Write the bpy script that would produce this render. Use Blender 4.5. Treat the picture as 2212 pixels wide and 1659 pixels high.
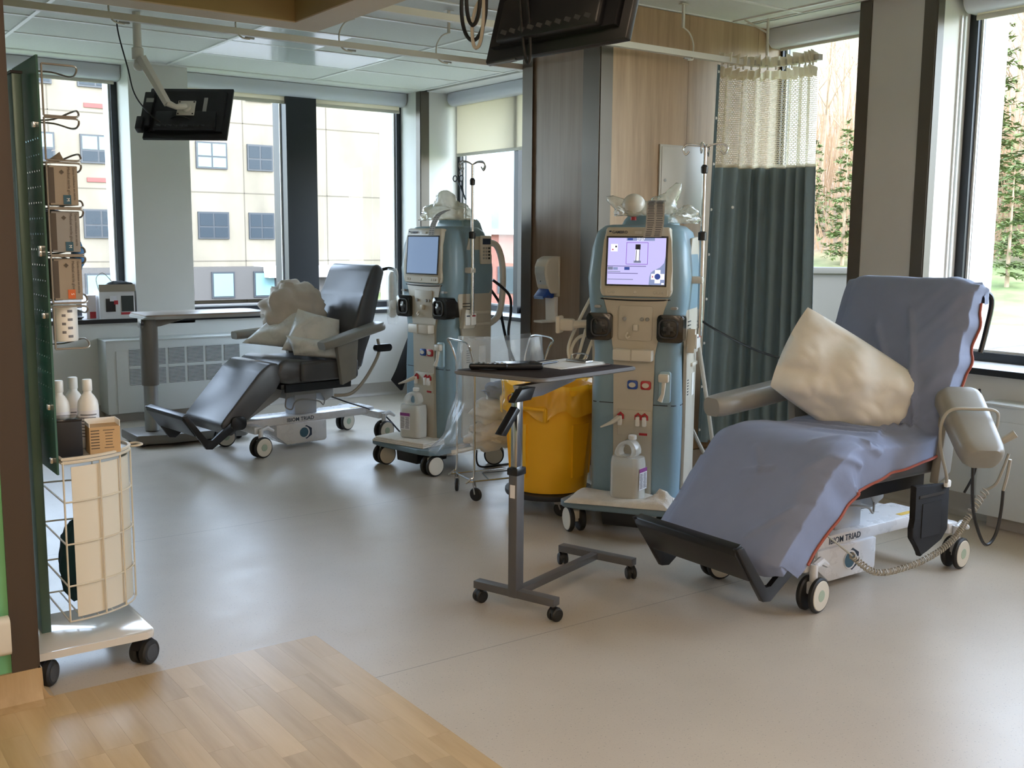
import bpy, bmesh, math, random
from mathutils import Vector as V, Matrix as M, noise
random.seed(7)
sc = bpy.context.scene
for o in list(bpy.data.objects): bpy.data.objects.remove(o)
COL = sc.collection
R = math.radians; PI = math.pi
# ---------------------------------------------------------------- camera, sky, sun, exposure
cam_d = bpy.data.cameras.new('camera'); cam = bpy.data.objects.new('camera', cam_d); COL.objects.link(cam)
sc.camera = cam
cam_d.sensor_fit = 'HORIZONTAL'; cam_d.sensor_width = 36.0; cam_d.lens = 2270.79 / 2212 * 36.0
cam_d.clip_start = .05; cam_d.clip_end = 500
def cam_axes(yaw, pit, rol):
    f = V((math.sin(yaw)*math.cos(pit), math.cos(yaw)*math.cos(pit), -math.sin(pit)))
    r = V((math.cos(yaw), -math.sin(yaw), 0)); u = r.cross(f)
    return math.cos(rol)*r + math.sin(rol)*u, -math.sin(rol)*r + math.cos(rol)*u, f
cr, cu, cf = cam_axes(0.62525148, 0.13686089, 0.00785721)
cam.matrix_world = M(((cr.x, cu.x, -cf.x, 0), (cr.y, cu.y, -cf.y, 0), (cr.z, cu.z, -cf.z, 1.4), (0, 0, 0, 1)))
world = bpy.data.worlds.new('sky'); sc.world = world; world.use_nodes = True
wn = world.node_tree; wn.nodes.clear()
wo = wn.nodes.new('ShaderNodeOutputWorld'); wb = wn.nodes.new('ShaderNodeBackground'); ws = wn.nodes.new('ShaderNodeTexSky')
ws.sky_type = 'NISHITA'; ws.sun_disc = False; ws.sun_elevation = R(38); ws.sun_rotation = R(172); ws.air_density = 1.0; ws.dust_density = 1.0; ws.ozone_density = 1.0
wm = wn.nodes.new('ShaderNodeMix'); wm.data_type = 'RGBA'; wm.inputs[0].default_value = .55; wm.inputs[7].default_value = (4.7, 5.35, 6.2, 1)
wn.links.new(ws.outputs[0], wm.inputs[6])
wb.inputs['Strength'].default_value = 1.5
wn.links.new(wm.outputs[2], wb.inputs[0]); wn.links.new(wb.outputs[0], wo.inputs[0])
sun_d = bpy.data.lights.new('sun', 'SUN'); sun = bpy.data.objects.new('sun', sun_d); COL.objects.link(sun)
sun_d.energy = 1.5; sun_d.angle = R(.6); sun_d.color = (1, .93, .82)
sun.rotation_euler = (-V((.13, -.80, .58))).to_track_quat('-Z', 'Y').to_euler()
vs = sc.view_settings
vs.view_transform = 'Standard'; vs.look = 'None'; vs.exposure = 0.42; vs.gamma = 1.0; vs.use_curve_mapping = False
# ---------------------------------------------------------------- helpers
def lin(h):
    h = h.lstrip('#'); c = [int(h[i:i+2], 16)/255 for i in (0, 2, 4)]
    return tuple(x/12.92 if x <= .04045 else ((x+.055)/1.055)**2.4 for x in c) + (1,)
class NT:
    def __init__(s, name):
        s.m = bpy.data.materials.new(name); s.m.use_nodes = True; s.t = s.m.node_tree; s.t.nodes.clear()
        s.out = s.n('ShaderNodeOutputMaterial')
    def n(s, typ, **kw):
        x = s.t.nodes.new(typ)
        for k, v in kw.items():
            if k in x.inputs: x.inputs[k].default_value = v
            else: setattr(x, k, v)
        return x
    def l(s, a, b): s.t.links.new(a, b)
    def coord(s, which='Object', scale=(1, 1, 1)):
        tc = s.n('ShaderNodeTexCoord'); mp = s.n('ShaderNodeMapping'); mp.inputs['Scale'].default_value = scale
        s.l(tc.outputs[which], mp.inputs[0]); return mp.outputs[0]
    def noise(s, vec, scale, detail=3, rough=.5):
        x = s.n('ShaderNodeTexNoise', Scale=scale, Detail=detail, Roughness=rough); s.l(vec, x.inputs['Vector']); return x
    def ramp(s, fac, stops):
        x = s.n('ShaderNodeValToRGB'); e = x.color_ramp.elements
        while len(e) < len(stops): e.new(.5)
        for i, (p, c) in enumerate(stops): e[i].position = p; e[i].color = c
        s.l(fac, x.inputs[0]); return x.outputs[0]
    def mix(s, fac, a, b, typ='MIX'):
        x = s.n('ShaderNodeMix'); x.data_type = 'RGBA'; x.blend_type = typ
        for sock, val in ((x.inputs[0], fac), (x.inputs[6], a), (x.inputs[7], b)):
            if hasattr(val, 'links') or hasattr(val, 'is_linked'): s.l(val, sock)
            else: sock.default_value = val
        return x.outputs[2]
    def math(s, op, a, b=None):
        x = s.n('ShaderNodeMath', operation=op)
        for i, v in enumerate((a, b)):
            if v is None: continue
            if hasattr(v, 'is_linked'): s.l(v, x.inputs[i])
            else: x.inputs[i].default_value = v
        return x.outputs[0]
def P(name, col, rough=.5, metal=0, var=0, scale=12, bump=0, bscale=120, stretch=(1, 1, 1), spec=.5, coat=0, sheen=0, emit=None, estr=1, trans=0, sss=0):
    """principled surface with optional mottling and fine relief"""
    t = NT(name); b = t.n('ShaderNodeBsdfPrincipled'); t.l(b.outputs[0], t.out.inputs[0])
    c = lin(col) if isinstance(col, str) else col
    b.inputs['Base Color'].default_value = c; b.inputs['Roughness'].default_value = rough; b.inputs['Metallic'].default_value = metal
    b.inputs['Specular IOR Level'].default_value = spec; b.inputs['Coat Weight'].default_value = coat; b.inputs['Coat Roughness'].default_value = .15
    b.inputs['Sheen Weight'].default_value = sheen; b.inputs['Transmission Weight'].default_value = trans
    if sss: b.inputs['Subsurface Weight'].default_value = sss; b.inputs['Subsurface Radius'].default_value = (.02, .02, .02)
    vec = t.coord('Object', stretch)
    if var:
        nz = t.noise(vec, scale, 4, .6)
        lo = tuple(x*(1-var) for x in c[:3])+(1,); hi = tuple(min(1, x*(1+var)) for x in c[:3])+(1,)
        t.l(t.ramp(nz.outputs[0], [(.3, lo), (.7, hi)]), b.inputs['Base Color'])
        t.l(t.math('ADD', t.math('MULTIPLY', nz.outputs[0], .12), rough-.06), b.inputs['Roughness'])
    if bump:
        nb = t.noise(vec, bscale, 2, .5); bp = t.n('ShaderNodeBump', Strength=bump, Distance=.002)
        t.l(nb.outputs[0], bp.inputs['Height']); t.l(bp.outputs[0], b.inputs['Normal'])
    if emit: b.inputs['Emission Color'].default_value = lin(emit); b.inputs['Emission Strength'].default_value = estr
    return t.m
def schlick(t, f0=.04):
    lw = t.n('ShaderNodeLayerWeight', Blend=.5)
    return t.math('ADD', t.math('MULTIPLY', t.math('POWER', lw.outputs['Facing'], 5), 1-f0), f0)
def thin(name, col, opacity, rough=.15, gloss=1.0, noise_amt=0, nscale=30):
    """thin see-through sheet: transparent + diffuse/translucent + fresnel gloss"""
    t = NT(name); c = lin(col)
    tr = t.n('ShaderNodeBsdfTransparent', Color=(1, 1, 1, 1)); df = t.n('ShaderNodeBsdfDiffuse', Color=c); tl = t.n('ShaderNodeBsdfTranslucent', Color=c)
    mx = t.n('ShaderNodeMixShader', Fac=.5); t.l(df.outputs[0], mx.inputs[1]); t.l(tl.outputs[0], mx.inputs[2])
    m2 = t.n('ShaderNodeMixShader', Fac=opacity); t.l(tr.outputs[0], m2.inputs[1]); t.l(mx.outputs[0], m2.inputs[2])
    if noise_amt:
        nz = t.noise(t.coord('Object'), nscale, 4, .6)
        t.l(t.math('ADD', t.math('MULTIPLY', nz.outputs[0], noise_amt), opacity-noise_amt*.5), m2.inputs[0])
    g = t.n('ShaderNodeBsdfGlossy', Color=(1, 1, 1, 1), Roughness=rough); fr = schlick(t)
    m3 = t.n('ShaderNodeMixShader'); t.l(t.math('MULTIPLY', fr, gloss), m3.inputs[0]); t.l(m2.outputs[0], m3.inputs[1]); t.l(g.outputs[0], m3.inputs[2])
    t.l(m3.outputs[0], t.out.inputs[0]); return t.m
class B:
    """collects shapes into one bmesh"""
    def __init__(s): s.bm = bmesh.new()
    def _new(s, n0): s.bm.verts.ensure_lookup_table(); return s.bm.verts[n0:]
    def box(s, c, d, rot=None, bev=0, seg=2, mat=None):
        r = bmesh.ops.create_cube(s.bm, size=1); vs = r['verts']
        m = M.Translation(c) @ (M.Rotation(rot[1], 4, rot[0]) if rot else M()) @ M.Diagonal((d[0], d[1], d[2], 1))
        if mat: m = mat @ m
        bmesh.ops.transform(s.bm, matrix=m, verts=vs)
        if bev:
            es = list({e for v in vs for e in v.link_edges})
            bmesh.ops.bevel(s.bm, geom=es, offset=bev, segments=seg, profile=.5, affect='EDGES')
        return s
    def loft(s, rings, cap=True, closed=False):
        rs = [[s.bm.verts.new(p) for p in r] for r in rings]; n = len(rs[0])
        pairs = list(zip(rs, rs[1:])) + ([(rs[-1], rs[0])] if closed else [])
        for a, b in pairs:
            for i in range(n):
                j = (i+1) % n
                s.bm.faces.new((a[i], a[j], b[j], b[i]))
        if cap and not closed: s.bm.faces.new(rs[0][::-1]); s.bm.faces.new(rs[-1])
        return s
    def tube(s, pts, r, n=8, closed=False, cap=True):
        pts = [V(p) for p in pts]; rr = r if isinstance(r, (list, tuple)) else [r]*len(pts); k = len(pts)
        tg = []
        for i in range(k):
            a = pts[(i-1) % k] if (closed or i > 0) else pts[i]; b = pts[(i+1) % k] if (closed or i < k-1) else pts[i]
            tg.append((b-a).normalized() if (b-a).length > 1e-9 else V((0, 0, 1)))
        up = V((0, 0, 1)) if abs(tg[0].z) < .9 else V((1, 0, 0))
        nrm = (up - tg[0]*up.dot(tg[0])).normalized(); rings = []
        for i in range(k):
            nrm = (nrm - tg[i]*nrm.dot(tg[i])); nrm = nrm.normalized() if nrm.length > 1e-6 else V((1, 0, 0)); bn = tg[i].cross(nrm)
            rings.append([pts[i] + rr[i]*(math.cos(2*PI*j/n)*nrm + math.sin(2*PI*j/n)*bn) for j in range(n)])
        return s.loft(rings, cap, closed)
    def lathe(s, prof, n=24, m=None, cap=True):
        rings = [[V((r*math.cos(2*PI*j/n), r*math.sin(2*PI*j/n), z)) for j in range(n)] for r, z in prof]
        if m: rings = [[m @ p for p in q] for q in rings]
        return s.loft(rings, cap)
    def cyl(s, a, b, r, n=16, r2=None): return s.tube([a, b], [r, r if r2 is None else r2], n)
    def disc(s, c, axis, r, t, n=24, bev=.003):
        """short wheel-like cylinder about axis"""
        q = V(axis).to_track_quat('Z', 'Y').to_matrix().to_4x4(); m = M.Translation(c) @ q
        return s.lathe([(r-bev, -t/2), (r, -t/2+bev), (r, t/2-bev), (r-bev, t/2)], n, m)
    def prism(s, poly, d0, d1, plane='xz', bev=0, seg=2, m=None):
        def mk(u, v, w): return {'xz': V((u, w, v)), 'xy': V((u, v, w)), 'yz': V((w, u, v))}[plane]
        n0 = len(s.bm.verts)
        a = [mk(u, v, d0) for u, v in poly]; b = [mk(u, v, d1) for u, v in poly]
        if m: a = [m @ p for p in a]; b = [m @ p for p in b]
        s.loft([a, b]); 
        if bev:
            s.bm.verts.ensure_lookup_table(); vs = s.bm.verts[n0:]
            es = list({e for v in vs for e in v.link_edges})
            bmesh.ops.bevel(s.bm, geom=es, offset=bev, segments=seg, profile=.5, affect='EDGES', clamp_overlap=True)
        return s
    def grid(s, f, nu, nv, wrap=False):
        g = [[s.bm.verts.new(f(i/(nu-1), j/(nv-1))) for j in range(nv)] for i in range(nu)]
        for i in range(nu-1):
            for j in range(nv-1): s.bm.faces.new((g[i][j], g[i+1][j], g[i+1][j+1], g[i][j+1]))
        return s
    def ball(s, c, r, u=16, v=10, sc3=(1, 1, 1)):
        q = bmesh.ops.create_uvsphere(s.bm, u_segments=u, v_segments=v, radius=r)
        bmesh.ops.transform(s.bm, matrix=M.Translation(c) @ M.Diagonal((*sc3, 1)), verts=q['verts']); return s
    def solid(s, th):
        bmesh.ops.recalc_face_normals(s.bm, faces=s.bm.faces)
        bmesh.ops.solidify(s.bm, geom=s.bm.faces[:], thickness=th); return s
    def move(s, m): bmesh.ops.transform(s.bm, matrix=m, verts=s.bm.verts); return s
def obj(name, b, mat, parent=None, smooth=35, loc=None, rotz=0, sub=0, norm=True):
    me = bpy.data.meshes.new(name)
    if isinstance(b, B):
        if norm: bmesh.ops.recalc_face_normals(b.bm, faces=b.bm.faces)
        b.bm.to_mesh(me); b.bm.free()
    else: me = b
    me.materials.clear(); me.materials.append(mat)
    if smooth: 
        for p in me.polygons: p.use_smooth = True
        me.set_sharp_from_angle(angle=R(smooth))
    o = bpy.data.objects.new(name, me); COL.objects.link(o); o.parent = parent
    if loc: o.location = loc
    if rotz: o.rotation_euler.z = rotz
    if sub: md = o.modifiers.new('s', 'SUBSURF'); md.levels = md.render_levels = sub
    return o
def tag(o, label, cat, group=None, kind=None):
    o['label'] = label
    if cat: o['category'] = cat
    if group: o['group'] = group
    if kind: o['kind'] = kind
    return o
def thing(name, label, cat, loc=(0, 0, 0), rotz=0, group=None):
    o = bpy.data.objects.new(name, None); COL.objects.link(o); o.empty_display_size = .1
    o.location = loc; o.rotation_euler.z = rotz
    return tag(o, label, cat, group)
def struct(name, b, mat, label=None, parent=None, smooth=35):
    o = obj(name, b, mat, parent, smooth)
    if parent is None: o['kind'] = 'structure'
    if label: o['label'] = label
    return o
def clone(o, parent=None):
    c = o.copy(); COL.objects.link(c); c.parent = parent
    for ch in list(o.children): clone(ch, c)
    return c
def inst(src, parent, loc, rot=None, scale=None):
    """alike piece sharing mesh data"""
    c = bpy.data.objects.new(src.name.split('.')[0], src.data); COL.objects.link(c); c.parent = parent; c.location = loc
    if rot: c.rotation_euler = rot
    if scale: c.scale = scale
    return c
def text(name, s, size, mat, parent, m, ext=.0004, align='CENTER', bold=0):
    cu_ = bpy.data.curves.new(name, 'FONT'); cu_.body = s; cu_.size = size; cu_.extrude = ext; cu_.align_x = align; cu_.align_y = 'CENTER'; cu_.offset = bold; cu_.resolution_u = 3
    t = bpy.data.objects.new(name, cu_); COL.objects.link(t)
    me = bpy.data.meshes.new_from_object(t.evaluated_get(bpy.context.evaluated_depsgraph_get()))
    bpy.data.objects.remove(t); me.name = name
    o = obj(name, me, mat, parent, 0); o.matrix_local = m; return o
def frame(o, x, y):
    """matrix whose X,Y axes lie along x,y (text lies in that plane)"""
    x = V(x).normalized(); y = V(y).normalized(); z = x.cross(y)
    return M(((x.x, y.x, z.x, o[0]), (x.y, y.y, z.y, o[1]), (x.z, y.z, z.z, o[2]), (0, 0, 0, 1)))
def bez(pts, n=8, closed=False):
    """Catmull-Rom through points"""
    p = [V(q) for q in pts]; out = []; k = len(p)
    for i in range(k if closed else k-1):
        a, b, c, d = (p[(i-1) % k] if (closed or i) else p[0]), p[i], p[(i+1) % k], (p[(i+2) % k] if (closed or i+2 < k) else p[-1])
        for j in range(n):
            t = j/n
            out.append(.5*((2*b)+(c-a)*t+(2*a-5*b+4*c-d)*t*t+(3*b-a-3*c+d)*t*t*t))
    if not closed: out.append(p[-1])
    return out
def rrect(w, h, r, n=5, cx=0, cy=0):
    out = []
    for sx, sy, a0 in ((1, 1, 0), (-1, 1, 90), (-1, -1, 180), (1, -1, 270)):
        for i in range(n+1):
            a = R(a0+90*i/n); out.append((cx+sx*(w/2-r)+r*math.cos(a), cy+sy*(h/2-r)+r*math.sin(a)))
    return out
# ---------------------------------------------------------------- materials of the shell
def m_floor():
    t = NT('grey speckled vinyl'); b = t.n('ShaderNodeBsdfPrincipled', Roughness=.38); t.l(b.outputs[0], t.out.inputs[0])
    v = t.coord('Object'); n1 = t.noise(v, 1.1, 4, .6); n2 = t.noise(v, 150, 2, .5); n3 = t.noise(v, 190, 2, .6)
    c = t.ramp(n1.outputs[0], [(.3, lin('#b1a89b')), (.7, lin('#beb5a7'))])
    c = t.mix(t.ramp(n2.outputs[0], [(.64, (0, 0, 0, 1)), (.70, (.6, .6, .6, 1))]), c, lin('#6f6c66'))
    c = t.mix(t.ramp(n3.outputs[0], [(.69, (0, 0, 0, 1)), (.73, (.7, .7, .7, 1))]), c, lin('#cfccc4'))
    sx = t.n('ShaderNodeSeparateXYZ'); t.l(v, sx.inputs[0])
    for y0 in (2.862, 4.84, .88, 6.82):
        f = t.math('LESS_THAN', t.math('ABSOLUTE', t.math('SUBTRACT', sx.outputs[1], y0)), .0022)
        c = t.mix(t.math('MULTIPLY', f, .55), c, lin('#5d5a55'))
    t.l(c, b.inputs['Base Color'])
    r = t.math('ADD', t.math('MULTIPLY', t.noise(v, 6, 4, .7).outputs[0], .16), .27); t.l(r, b.inputs['Roughness'])
    bp = t.n('ShaderNodeBump', Strength=.06, Distance=.002); t.l(t.noise(v, 9, 3, .6).outputs[0], bp.inputs['Height']); t.l(bp.outputs[0], b.inputs['Normal'])
    return t.m
def m_wood(name, a, b_, c_, rough=.35, axis='z', sc=1, dv=.42):
    """long-grained veneer, grain along the given axis, a little different for each board"""
    t = NT(name); b = t.n('ShaderNodeBsdfPrincipled', Roughness=rough); t.l(b.outputs[0], t.out.inputs[0])
    st = {'z': (18*sc, 18*sc, .9), 'y': (18*sc, .9, 18*sc), 'x': (.9, 18*sc, 18*sc)}[axis]
    oi = t.n('ShaderNodeObjectInfo'); v0 = t.coord('Object', st)
    ad = t.n('ShaderNodeVectorMath', operation='ADD'); t.l(v0, ad.inputs[0]); cb = t.n('ShaderNodeCombineXYZ'); rr = t.math('MULTIPLY', oi.outputs['Random'], 40)
    for i in range(3): t.l(rr, cb.inputs[i])
    t.l(cb.outputs[0], ad.inputs[1]); v = ad.outputs[0]
    n1 = t.noise(v, 1.0, 5, .65); n2 = t.noise(v, 5, 3, .6)
    c = t.ramp(n1.outputs[0], [(.28, lin(a)), (.5, lin(b_)), (.74, lin(c_))])
    c = t.mix(t.math('MULTIPLY', n2.outputs[0], .35), c, lin(a))
    hs = t.n('ShaderNodeHueSaturation'); t.l(c, hs.inputs['Color']); t.l(t.math('ADD', t.math('MULTIPLY', oi.outputs['Random'], dv), 1-dv*.5), hs.inputs['Value'])
    t.l(hs.outputs[0], b.inputs['Base Color']); return t.m
M_floor = m_floor()
M_plank = m_wood('blond plank', '#a88e66', '#bba27a', '#c6af8a', .33, 'y', .7, .24)
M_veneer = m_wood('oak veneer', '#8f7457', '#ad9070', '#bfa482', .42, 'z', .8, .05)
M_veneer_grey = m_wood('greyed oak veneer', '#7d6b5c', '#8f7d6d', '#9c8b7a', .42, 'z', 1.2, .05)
M_coveoak = m_wood('blond base vinyl', '#a98d62', '#bda077', '#c9ae86', .4, 'z', .8)
M_wall = P('white wall paint', '#d9d9d5', .6, var=.02, scale=3, bump=.08, bscale=240)
M_wallgrey = P('soft grey wall panel', '#c9c6c1', .45, var=.02, scale=3)
M_ext = P('white exterior cladding', '#e8e6e0', .7, var=.03, scale=2)
M_tile = P('ceiling tile', '#d5d6d3', .85, var=.03, scale=60, bump=.35, bscale=400)
M_tbar = P('white grid bar', '#e4e5e3', .35)
M_bronze = P('bronze grey trim', '#5b554d', .38, metal=.25, var=.04, scale=5)
M_brown = P('brown corner guard', '#43372d', .42, var=.03, scale=4)
M_black = P('black frame', '#24262a', .35, var=.05, scale=8)
M_frame = P('dark anodised frame', '#2b2e33', .32, metal=.4)
M_sill = P('white sill', '#dfe2e4', .22, var=.01)
M_edge = P('black sill edge', '#17181b', .3)
M_green = P('green wall paint', '#6fae7c', .55, var=.02)
M_beam = P('beige bulkhead paint', '#a08a5c', .6, var=.03, scale=3)
M_beam_lit = P('bulkhead soffit with painted window light', '#c9b596', .6, var=.02, scale=3)  # paler than the beam faces: bounced window light put into the colour
M_rad = P('radiator enamel', '#d3d7d6', .35, var=.01)
M_radin = P('dark grille backing', '#4a4e50', .6)
M_cove = P('cove base vinyl', '#a6a097', .4, var=.05, scale=5)
M_white = P('white plastic', '#e6e6e2', .35)
M_lens = P('prismatic light lens', '#dfe6e6', .16, spec=.8)
def m_pane():
    t = NT('window glass'); tr = t.n('ShaderNodeBsdfTransparent', Color=(.955, .965, .965, 1)); g = t.n('ShaderNodeBsdfGlossy', Color=(1, 1, 1, 1), Roughness=.01)
    mx = t.n('ShaderNodeMixShader'); t.l(schlick(t, .015), mx.inputs[0]); t.l(tr.outputs[0], mx.inputs[1]); t.l(g.outputs[0], mx.inputs[2])
    t.l(mx.outputs[0], t.out.inputs[0]); return t.m
M_pane = m_pane()
M_shade = thin('roller shade cloth', '#efe8d8', .95, .6, .05)
M_cass = P('shade cassette enamel', '#ccd0d6', .3)
M_hem = P('shade hem', '#cfcabb', .6)
# ---------------------------------------------------------------- floor, ceiling, walls
YB, XR, ZC = 8.30, 5.02, 2.693
struct('floor', B().box((1.1, 2.2, -.1), (7.95, 12.4, .2)), M_floor, 'grey speckled vinyl floor')
wf = struct('floor_wood', B().box((.265, 1.25, .0006), (2.536, 4.1, .0012)), P('plank joint', '#a18960', .5), 'blond wood strip floor inlay', smooth=0)
src = None; rnd = random.Random(3)
for i in range(33):                                  # strips run along Y
    x1 = 1.531 - i*.0765; x0 = x1-.0762
    if x1 < -.45: continue
    y = 3.30 - (0 if i == 0 else rnd.uniform(0, .3))
    if y < 3.30:
        y_ = 3.30
    else: y_ = y
    y = 3.30; first = True
    while y > 1.45:
        ln = rnd.uniform(.22, .5) if not first else rnd.uniform(.1, .5); first = False
        a = max(y-ln, 1.4)
        b = B().box((0, 0, .0016), (x1-x0, y-a-.0004, .0022))
        p = obj('plank', b, M_plank, wf, 0); p.location = ((x0+x1)/2, (y+a)/2, 0)
        y = a
ceil = struct('ceiling', B().box((1.1, 2.2, 2.83), (8.2, 12.6, .2)), P('plenum', '#8b8b88', .9), 'white suspended tile ceiling')
def ceil_grid(xs, ys, lens=()):
    for xa, xb in zip(xs, xs[1:]):
        for ya, yb in zip(ys, ys[1:]):
            k = (round(xa, 2), round(ya, 2)); mt = M_tile; nm = 'ceiling_tile'; d = .006; x1, y1 = xb, yb
            if k in lens:
                nm = 'light_panel'; mt = M_lens; d = .002
            o = obj(nm, B().box((0, 0, .012), (x1-xa-.016, y1-ya-.016, .02)), mt, ceil, 0); o.location = ((xa+x1)/2, (ya+y1)/2, ZC+d)
            if nm == 'light_panel': o['label'] = 'glossy unlit fluorescent light lens'
    for x in xs: o = obj('grid_bar', B().box((0, 0, .012), (.024, ys[-1]-ys[0], .024)), M_tbar, ceil, 0); o.location = (x, (ys[0]+ys[-1])/2, ZC)
    for y in ys: o = obj('grid_bar', B().box((0, 0, .012), (xs[-1]-xs[0], .024, .022)), M_tbar, ceil, 0); o.location = ((xs[0]+xs[-1])/2, y, ZC+.001)
ceil_grid([-2.8, -2.19, -.97, .25, 1.47, 2.692, 3.911, 4.93], [4.885, 5.148, 5.758, 6.368, 6.978, 7.588, 8.25], lens=((2.69, 6.98),))
ceil_grid([2.325, 2.44, 3.66, 4.877, 5.0], [1.06, 1.67, 2.28, 2.895, 3.505, 4.115, 4.53, 4.885])
o = obj('light_panel', B().box((0, 0, .012), (.60, .59, .02)), M_lens, ceil, 0); o.location = (3.0, 6.673, ZC+.001); o['label'] = 'half size glossy unlit light lens'
struct('ceiling_soffit', B().box((1.0, 8.63, 2.76), (8.0, .76, .134)).box((5.36, 3.6, 2.76), (.72, 9.3, .134)).box((5.0, 5.7, 2.76), (.14, 2.3, .12)), M_wall, 'white soffit over the window recesses')
struct('ceiling_beam', B().box((-.35, 4.81, 2.72), (5.0, .15, .64)).box((2.2375, .75, 2.72), (.175, 7.97, .64)), M_beam, 'beige ceiling bulkhead')
struct('ceiling_beam_soffit', B().box((-.25, 4.808, 2.397), (5.15, .155, .006)).box((2.2375, .86, 2.397), (.175, 7.75, .006)), M_beam_lit, 'bulkhead underside with window light painted in')
# lower walls, piers and jambs
struct('wall_back', B().box((1.34, 8.655, -.25), (8.72, .71, 1.99)).box((2.633, 8.655, 1.72), (.454, .71, 2.0)).box((-1.2, 8.655, 1.72), (2.8, .71, 2.0)), M_wall, 'white window wall')
struct('wall_right', B().box((5.36, 2.2, -.25), (.68, 12.1, 1.99)).box((5.515, 5.32, 1.72), (.37, 1.58, 2.0)).box((5.2, 5.67, 1.72), (.36, .87, 2.0)).box((5.36, -2.3, 1.72), (.68, 3.6, 2.0)), M_wall, 'white window wall on the right')
struct('wall_corner', B().box((5.315, 8.63, 1.72), (.77, .76, 2.0)), M_wall, 'white corner between the window walls')
struct('wall_pillar', B().box((5.36, 3.495, 1.72), (.68, .464, 2.0)), M_wallgrey, 'grey panel pillar between two windows')
struct('wall_left', B().box((-2.9, 2.2, 1.3), (.2, 12.4, 3.0)), M_wall)
struct('wall_front', B().box((1.1, -3.9, 1.3), (8.2, .2, 3.0)), M_wall)
# wood clad pier
pier = struct('wall_pier', B().box((4.6, 4.887, 1.33), (1.46, .69, 2.72)), P('pier core', '#7b6650', .6), 'oak veneer clad pier')
for x0, x1 in ((3.93, 4.52), (4.522, 5.11), (5.112, 5.33)):
    o = obj('veneer_panel', B().box((0, 0, 0), (x1-x0, .012, 2.57)), M_veneer, pier, 0); o.location = ((x0+x1)/2, 4.536, 1.4075)
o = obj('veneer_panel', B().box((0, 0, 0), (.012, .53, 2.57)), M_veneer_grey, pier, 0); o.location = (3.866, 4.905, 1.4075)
def angle_trim(name, x, y, sx, sy, wx, wy, z0=.0, z1=ZC-.002, t=.006, m=None):
    """L corner guard at a convex corner: flange along x of width wx, along y of width wy"""
    b = B().box((x+sx*wx/2, y-sy*t/2, (z0+z1)/2), (wx, t, z1-z0)).box((x-sx*t/2, y+sy*wy/2, (z0+z1)/2), (t, wy+.0, z1-z0))
    return struct(name, b, m or M_bronze, 'bronze grey metal corner guard', smooth=0)
angle_trim('trim_1', 3.85, 4.53, 1, 1, .085, .14, .115)
angle_trim('trim_2', 3.85, 5.24, 1, -1, .1, .10, .115)
angle_trim('trim_3', 4.93, 8.25, 1, 1, .085, .07, .77)
angle_trim('trim_4', 5.02, 3.263, 1, 1, .055, .072, .77)
angle_trim('trim_5', 5.02, 3.727, 1, -1, .055, .075, .77)
def cove(name, pts, h=.115):
    b = B()
    for (x0, y0, x1, y1, nx, ny) in pts:
        a, c = V((x0, y0, 0)), V((x1, y1, 0)); n = V((nx, ny, 0)); pr = [(0.001, h), (.006, h), (.008, .03), (.02, .01), (.035, .001), (.001, .001)]
        b.loft([[p + n*u + V((0, 0, w)) for u, w in pr] for p in (a, c)])
    return struct(name, b, M_cove, 'coved vinyl base')
cove('baseboard_back', [(-2.8, YB, XR, YB, 0, -1)])
cove('baseboard_right', [(XR, -3.8, XR, 4.53, -1, 0), (XR, 5.24, XR, YB, -1, 0)])
cove('baseboard_pier', [(3.85, 4.53, XR, 4.53, 0, -1), (3.85, 4.53, 3.85, 5.24, -1, 0), (3.85, 5.24, XR, 5.24, 0, 1)])
# entry partition at the left edge
struct('wall_entry', B().box((-1.1, 3.36, 1.35), (3.4, .12, 2.68)), M_green, 'green painted partition end')
angle_trim('trim_6', .618, 3.30, -1, 1, .072, .12, .105, 2.69, .007, M_brown)
struct('baseboard_entry', B().prism([(3.3, .105), (3.29, .105), (3.288, .04), (3.27, .012), (3.24, .003), (3.3, .003)], -2.8, .625, 'yz').prism([(.618, .105), (.628, .105), (.630, .04), (.645, .012), (.66, .003), (.618, .003)], 3.29, 3.42, 'xz'), M_coveoak, 'blond coved base')
tag(obj('wall_bumper', B().prism(rrect(.05, .115, .02), -2.0, .54, 'yz', m=M.Translation((0, 3.265, .235))), P('ivory bumper', '#cfc9bb', .4)), 'ivory crash rail along the green partition', 'wall bumper')
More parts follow.
